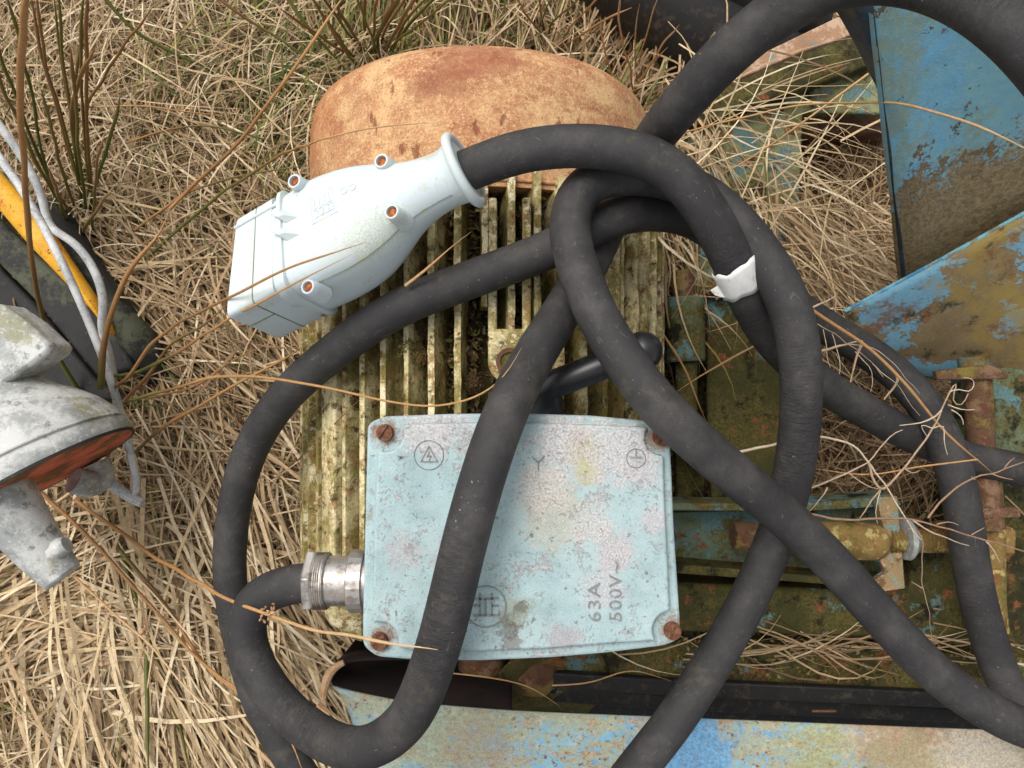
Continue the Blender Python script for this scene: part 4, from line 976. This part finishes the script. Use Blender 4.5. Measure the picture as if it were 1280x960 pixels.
# straw heap falling over the frame, fanning out from about (880, 200)
patch_grass(G, 60, 930, 200, 150, 120, .15, .20, radial(800, 150, .16), .45, (.06, .16), (.0008, .0022), (.58, .1), .02, pitch=(-.35, .1))
patch_grass(G, 340, 1040, 340, 110, 80, .12, .18, const(-38), .38, (.05, .14), (.0007, .0019), (.54, .1), .02, pitch=(-.35, .1))
patch_grass(G, 130, 985, 320, 60, 90, .13, .18, const(-60), .5, (.05, .12), (.0007, .0019), (.50, .1), .02, pitch=(-.3, .1))
patch_grass(G, 70, 865, 230, 40, 120, .12, .20, const(-75), .5, (.05, .12), (.001, .0024), (.56, .1), .02, pitch=(-.2, .2))
patch_grass(G, 30, 920, 170, 160, 100, .17, .22, const(25), .45, (.07, .18), (.0008, .0020), (.62, .1), .1, pitch=(-.3, .3))
G.build('straw_heap', 'fan of fine golden straw fallen over the mossy plate beside the hopper')

# ------------------------------------------------------------------ single stems
def tube_tone(name, px, r0, r1, tone, label=None, cat=None, parent=None, group=None, mat='stem', n=8, seed_head=None, jitter=.0016):
    pts = smooth_pts(spline(PP(px), .006), 2)
    pts = [p + Vector((mnoise.noise(p * 22), mnoise.noise(p * 22 + Vector((9, 0, 0))), 0)) * jitter for p in pts]
    m = len(pts); b = MB(); kk = rng.integers(4, 9)
    b.tube(pts, [(r0 + (r1 - r0) * i / (m - 1)) * (1 + .12 * mnoise.noise(Vector((i * .35, r0 * 9e3, 1)))) * (1 if i < m - 5 else (m - i) / 6) for i in range(m)], n)
    o = b.build(name, M[mat], parent, angle=80)
    at = o.data.attributes.new('tone', 'FLOAT', 'POINT'); tv = np.interp(np.repeat(np.linspace(0, 1, m), n), np.linspace(0, 1, len(tone)), tone)
    at.data.foreach_set('value', tv.astype(np.float32))
    if label: tag(o, label, cat, group)
    if seed_head:
        b = MB(); c = P(*seed_head)
        for k in range(16):
            d = Vector(rng.normal(0, 1, 3)); d.normalize(); s = c + d * rng.uniform(.001, .007)
            e = s + Vector(rng.normal(0, 1, 3)).normalized() * .003
            b.tube([s, (s + e) / 2, e], [.0003, .0009, .0002], 5, uv=False)
        b.build('seed_head', M['moss'] if False else M['strap'], o)
    return o
G1 = 'long dry rushes lying across the scene'
def stem(px, r0, r1, tone, label, **k): return tube_tone('loose_rush', px, r0 * .85, r1 * .62, tone, label, 'rush', None, G1, **k)
stem([(100, 492, .12), (62, 425, .16), (43, 345, .22), (33, 240, .30), (25, 130, .37), (27, 50, .42), (36, -30, .46)], .0024, .0032, [.05, .3, .5, .6, .66, .7], 'thick orange brown stem rising upright at the far left over the yellow board')
stem([(124, 485, .20), (130, 430, .23), (142, 385, .25), (168, 330, .26), (200, 290, .26), (212, 262, .26)], .0034, .0022, [.2, .42, .5, .6, .8], 'short brown stem rising from the casting tip beside the grey wire')
stem([(212, 262, .255), (240, 235, .26), (300, 175, .28), (352, 105, .30), (400, 40, .32), (440, -20, .33)], .0016, .0015, [.7, .5, .6, .75, .85], 'long golden brown stem slanting to the top edge left of the cowl')
stem([(120, -15, .16), (165, 35, .14), (215, 65, .12), (300, 103, .10), (360, 122, .09), (420, 138, .08)], .0020, .0016, [.12, .05, .05, .2], 'dark green stem sloping from the top edge towards the cowl')
stem([(262, -10, .16), (310, 25, .14), (360, 55, .12), (430, 105, .10)], .0018, .0014, [.6, .3, .1, .1], 'olive stem sloping to the cowl just below the top edge')
stem([(352, -10, .16), (385, 35, .14), (410, 60, .12), (440, 95, .10)], .0020, .0016, [.3, .1, .1], 'short green stem at the top edge left of the cowl')
stem([(120, 133, .12), (180, 132, .13), (240, 140, .13), (300, 150, .12)], .0010, .0009, [.9, .7, .6], 'thin tan stem lying level near the green rush tuft')
stem([(160, 178, .11), (210, 162, .12), (260, 158, .12), (320, 172, .11), (400, 192, .09)], .0012, .0012, [.8, .4, .1, .05], 'thin arched stem turning green beside the lower edge of the cowl')
stem([(175, 330, .10), (230, 280, .12), (260, 255, .13), (300, 225, .16), (350, 195, .20), (400, 175, .31), (470, 158, .318), (560, 153, .318)], .0019, .0007, [.2, .15, .4, .7, .8, .9], 'straw stem that runs up from the grass and lies across the cowl')
stem([(150, 300, .09), (205, 262, .12), (240, 238, .12), (330, 214, .14), (390, 205, .15)], .0016, .0012, [.8, .7, .3, .15], 'olive tan stem low behind the plug, nearly level')
# stems over the plug
stem([(135, 492, .17), (165, 465, .21), (195, 425, .26), (240, 395, .31), (300, 366, .352), (370, 332, .372), (420, 315, .376), (458, 303, .377)], .0019, .0009, [.5, .6, .55, .5, .7, .75], 'upper of the two orange stems lying over the white plug')
stem([(130, 474, .17), (180, 462, .21), (225, 438, .26), (280, 402, .32), (330, 376, .362), (385, 345, .374), (440, 318, .378)], .0019, .0008, [.05, .1, .5, .7, .75, .75], 'lower of the two orange stems lying over the white plug')
stem([(152, 505, .15), (185, 470, .18), (215, 430, .21), (255, 405, .23), (290, 375, .25)], .0020, .0012, [.7, .5, .3, .6], 'brown stem curving up from the casting tip towards the plug corner')
stem([(162, 500, .19), (205, 488, .24), (260, 474, .28), (320, 470, .32), (400, 482, .342), (480, 500, .345), (540, 507, .35), (590, 496, .37), (628, 474, .39), (652, 436, .395)], .0017, .0008, [.1, .3, .7, .7, .75, .8, .85], 'long tan stem that bows across the black cable above the box')
stem([(165, 568, .14), (210, 530, .18), (270, 495, .22), (330, 462, .26), (385, 432, .30)], .0019, .0014, [.3, .6, .75, .7], 'straight tan stem rising to the cable below the plug')
stem([(180, 500, .12), (245, 482, .14), (290, 450, .16), (340, 430, .18)], .0012, .0010, [.5, .6, .6], 'thin brown stem just above the straight tan stem')
stem([(196, 460, .11), (215, 520, .11), (235, 590, .11), (240, 640, .11)], .0014, .0010, [.85, .8, .75], 'pale thin stem running down left of the big cable loop')
stem([(505, 358, .335), (530, 338, .34), (560, 312, .345), (590, 290, .35)], .0014, .0004, [.85, .8, .9], 'short straw tip between the plug and the fins')
stem([(372, 578, .20), (385, 565, .22), (412, 535, .26), (450, 500, .31)], .0009, .0006, [.6, .6], 'short brown stem crossing the fins left of the box')
# lower left
stem([(95, 625, .12), (150, 664, .16), (200, 700, .21), (280, 746, .31), (330, 768, .345), (390, 786, .37), (470, 800, .405), (548, 812, .425)], .0021, .0013, [.65, .65, .65, .75, .85, .95], 'long orange stem from the casting over the cable to the box corner', seed_head=(338, 768, .352))
stem([(50, 615, .12), (100, 660, .14), (150, 715, .15), (200, 770, .16), (255, 830, .18), (345, 900, .24), (378, 965, .26)], .0022, .0012, [.5, .65, .6, .75, .7], 'tan brown stem sloping down to the foot of the cable loop')
stem([(150, 688, .15), (210, 760, .16), (260, 835, .17), (310, 875, .18), (350, 930, .18), (372, 985, .18)], .0022, .0016, [.25, .6, .7, .6], 'brown stem close beside the tan stem at the foot of the loop')
stem([(95, 720, .14), (140, 765, .15), (185, 805, .16), (235, 862, .17), (278, 905, .18)], .0013, .0013, [.8, .9, 1.0], 'pale stem slanting across the two green stems at lower left')
stem([(125, 615, .10), (145, 672, .12), (163, 730, .13), (180, 775, .13), (205, 840, .13), (240, 975, .14)], .0022, .0018, [.1, .08, .12, .1], 'right hand green rush stem running to the bottom edge')
stem([(165, 670, .10), (184, 715, .11), (188, 760, .12), (184, 840, .14), (186, 975, .17)], .0030, .0026, [.1, .05, .1, .12], 'thicker straight green rush stem running to the bottom edge', seed_head=(183, 788, .15))
stem([(-10, 768, .13), (60, 780, .13), (150, 800, .13), (215, 808, .13), (290, 820, .13)], .0011, .0009, [.95, 1.0, .9], 'thin pale stem lying level at the left edge below the casting')
stem([(150, 700, .15), (190, 740, .16), (225, 780, .17), (258, 818, .18)], .0010, .0012, [1.0, 1.0], 'short white bleached stem beside the seed head')
stem([(45, 640, .13), (60, 680, .13), (90, 700, .13), (100, 740, .13)], .0010, .0009, [.7, .8], 'fine stem under the casting arm')
# right
stem([(800, 180, .20), (860, 165, .22), (930, 145, .24), (1010, 131, .26), (1110, 128, .33), (1170, 140, .36), (1225, 160, .38), (1300, 195, .40)], .0008, .0013, [.7, .8, .85, .9], 'thin tan stem crossing the blue hopper wall')
stem([(1010, 384, .30), (1080, 430, .29), (1135, 485, .29), (1185, 545, .29), (1240, 592, .29)], .0016, .0012, [.7, .75, .7], 'straight tan stalk slanting down to the hinge pin')
stem([(1222, 576, .300), (1150, 585, .300), (1090, 593, .295), (1012, 586, .285)], .0007, .0009, [.8, .75, .8], 'fine level stalk right of the cable loop')
stem([(950, 428, .17), (880, 468, .17), (845, 492, .17)], .0012, .0010, [.85, .8], 'pale stalk leaning over the green plate')
stem([(825, 412, .18), (860, 470, .18), (884, 528, .17)], .0014, .0010, [.7, .75], 'tan stalk standing beside the pale blue bush')
stem([(935, 30, .20), (905, 105, .23), (880, 150, .23), (872, 200, .22)], .0012, .0010, [.9, .85], 'pale stalk leaning beneath the big cable arch')
stem([(1085, 92, .24), (1010, 150, .24), (960, 185, .22), (890, 225, .2)], .0011, .0012, [.85, .8], 'pale stalk lying on the mossy plate towards the hopper')
stem([(690, 858, .22), (740, 852, .21), (790, 838, .2), (840, 850, .2)], .0008, .0008, [.85, .8], 'pale curled stalk lying under the terminal box edge')
stem([(560, 842, .2), (620, 850, .2), (660, 860, .2), (700, 884, .22)], .0008, .0008, [.85, .8], 'pale stalk lying over the rusty shaft end')

# rush tufts (thing > stem)
def tuft(label, base, tips, n_extra, tone_sets, r=(.0011, .0020)):
    t = thing('rush_tuft', P(*base), label, 'rush tuft', 'rush tufts')
    for i, tp in enumerate(tips):
        bx = base[0] + rng.normal(0, 9); by = base[1] + rng.normal(0, 7)
        mids = tp[:-1] if isinstance(tp, list) else []
        tip = tp[-1] if isinstance(tp, list) else tp
        z1 = rng.uniform(.20, .34)
        pl = [(bx, by, base[2])]
        if not mids:
            for t_ in (.35, .7): pl.append((bx + (tip[0] - bx) * t_ + rng.normal(0, 3) - 6 * math.sin(t_ * 3), by + (tip[1] - by) * t_, base[2] + (z1 - base[2]) * t_))
        else:
            for k, mm in enumerate(mids): pl.append((mm[0], mm[1], base[2] + (z1 - base[2]) * (k + 1) / (len(mids) + 1)))
        pl.append((tip[0], tip[1], z1))
        tube_tone('stem', pl, rng.uniform(*r), rng.uniform(*r) * .75, tone_sets[rng.integers(len(tone_sets))], parent=t, n=6)
    return t
gb = [[.02, .1, .3, .5], [.1, .2, .45, .55], [.05, .05, .1, .3], [.3, .45, .5, .5], [.1, .3, .35, .2]]
tuft('green and brown rush tuft rising at the upper left corner', (112, 305, .05), [(8, -10), (38, -10), (44, -15), (66, -15), (72, -20), (104, -15), (108, -12), (-12, 30), (-15, 60), [(92, 150), (108, 20), (106, -15)], [(106, 150), (132, 95), (160, 50), (190, 10)], (88, 60), (150, 120), [(95, 200), (90, 130), (118, 60)], (50, 110), (130, 170), (30, 160), (140, 240), (60, 210)], 0, gb)
tuft('green rush tuft fanning up behind the left of the fan cowl', (470, 90, .04), [(380, -15), (400, -15), (425, -15), (440, -20), (462, -20), (480, -20), (495, -15), (520, -20), (545, -15), (560, -20), (585, -15), (350, 10), (412, 30), (505, -20), (535, -20)], 0, gb)
tuft('thin olive rush tuft at the top edge right of the cowl crown', (690, 60, .03), [(640, -15), (680, -20), (700, -15), (735, -15), (765, -15), (790, 10)], 0, [[.2, .5, .8], [.6, .7, .9], [.1, .2, .4]], (.0008, .0013))
tuft('loose pale rush tuft between the cowl and the black pipe', (790, 140, .05), [(750, 20), (775, -15), (800, 5), (825, -15), (850, 30), (835, 60), (880, 70)], 0, [[.7, .8, .95], [.6, .8, .9]], (.0007, .0011))

# dry branching weed on the right
def weed(name, label, lines, r=.0009):
    b = MB(); tn = []
    for (px, rr, tt) in lines:
        pts = smooth_pts(spline(PP(px), .004), 1)
        pts = [p + Vector((mnoise.noise(p * 90), mnoise.noise(p * 90 + Vector((9, 0, 0))), mnoise.noise(p * 70))) * .0012 for p in pts]
        m = len(pts); b.tube(pts, [rr * .72 * (1 - .6 * i / max(1, m - 1)) for i in range(m)], 6); tn += [tt] * (m * 6)
    o = b.build(name, M['twig'], None, angle=80)
    at = o.data.attributes.new('tone', 'FLOAT', 'POINT'); at.data.foreach_set('value', np.array(tn, np.float32)); tag(o, label, 'dry weed', 'dry weeds on the right'); return o
z = .30
weed('dry_weed', 'pale branching dry weed with curled heads over the cable at right', [
    ([(920, 566, z), (965, 556, z), (1015, 545, z), (1065, 556, z), (1085, 578, z), (1110, 612, z), (1140, 662, z), (1152, 676, z)], .0015, .85),
    ([(982, 620, z), (1040, 600, z), (1085, 578, z), (1098, 562, z), (1112, 545, z), (1128, 538, z)], .0012, .7),
    ([(1085, 578, z), (1100, 612, z), (1130, 585, z), (1152, 556, z), (1165, 536, z), (1178, 514, z), (1186, 490, z), (1196, 478, z), (1190, 500, z), (1202, 508, z), (1210, 492, z)], .0013, .6),
    ([(1178, 514, z), (1160, 526, z), (1140, 530, z), (1124, 532, z)], .0010, .8),
    ([(1165, 536, z), (1182, 530, z), (1180, 550, z), (1184, 568, z)], .0007, .9), ([(1165, 536, z), (1150, 530, z), (1158, 545, z)], .0006, .9),
    ([(1186, 505, z), (1200, 512, z), (1218, 512, z)], .0008, .85), ([(1190, 512, z), (1202, 520, z), (1203, 530, z)], .0007, .9),
    ([(1186, 490, z), (1198, 486, z), (1210, 490, z), (1218, 482, z), (1216, 474, z), (1205, 472, z)], .0007, .95),
    ([(1128, 585, z), (1140, 592, z), (1150, 588, z)], .0007, .7), ([(1060, 590, z), (1072, 600, z), (1088, 610, z), (1105, 612, z)], .0007, .7),
    ([(1035, 608, z), (1022, 628, z), (1010, 640, z)], .0008, .7), ([(1100, 612, z), (1095, 640, z), (1096, 655, z)], .0006, .8),
    ([(1100, 612, z), (1085, 632, z), (1072, 652, z)], .0009, .6)])
weed('dry_weed', 'brown twig branching along the hinge pin at the right edge', [
    ([(1010, 642, z), (1060, 650, z), (1130, 648, z), (1180, 660, z), (1230, 674, z), (1300, 695, z)], .0013, .35),
    ([(1160, 648, z), (1180, 622, z), (1210, 600, z), (1240, 592, z), (1262, 584, z), (1290, 574, z)], .0012, .4),
    ([(1255, 586, z), (1262, 576, z), (1268, 572, z)], .0007, .5), ([(1240, 592, z), (1256, 598, z), (1266, 600, z)], .0007, .5),
    ([(1140, 650, z), (1170, 668, z), (1212, 682, z)], .0010, .7), ([(1170, 655, z), (1186, 652, z), (1198, 656, z)], .0008, .5),
    ([(1215, 668, z), (1222, 664, z), (1230, 660, z)], .0006, .6), ([(1232, 676, z), (1242, 688, z), (1250, 702, z)], .0008, .7),
    ([(1218, 600, z), (1212, 595, z)], .0006, .6)])
weed('dry_weed', 'fine drooping seed stalk hanging below the straw heap beside the dark cable', [
    ([(985, 385, .28), (1030, 410, .28), (1075, 440, .28), (1105, 470, .28)], .0008, .6),
    ([(1005, 390, .28), (1045, 370, .28)], .0014, .7), ([(1015, 442, .28), (1050, 432, .28), (1078, 426, .28)], .0018, .6),
    ([(1078, 428, .28), (1068, 455, .28), (1062, 482, .28)], .0016, .55), ([(1118, 466, .28), (1122, 475, .28), (1104, 500, .28)], .0018, .6),
    ([(1040, 418, .28), (1050, 455, .28), (1045, 500, .28)], .0005, .8), ([(1070, 440, .28), (1090, 465, .28), (1088, 490, .28)], .0005, .8),
    ([(1090, 455, .28), (1120, 480, .28), (1150, 520, .28)], .0005, .8), ([(1030, 412, .28), (1034, 440, .28), (1040, 470, .28)], .0005, .8),
    ([(1060, 430, .28), (1100, 440, .28), (1150, 492, .28)], .0005, .8)])
weed('dry_weed', 'thin broken stalk hanging over the olive beam', [
    ([(1135, 660, .24), (1152, 672, .24), (1152, 730, .22), (1160, 755, .22), (1166, 812, .2)], .0008, .6),
    ([(1166, 760, .22), (1176, 762, .22)], .0012, .3), ([(1152, 735, .22), (1140, 728, .22)], .0008, .6)])
# thin creeping litter on the rails
litter_patch('leaf_litter', 900, lambda: (P(rng.uniform(840, 1280), rng.uniform(795, 850), .156) + Vector((0, 0, rng.uniform(0, .006))), Vector((0, 0, 1))), .001, .0035, frame, M['litter'], (.2, 1))
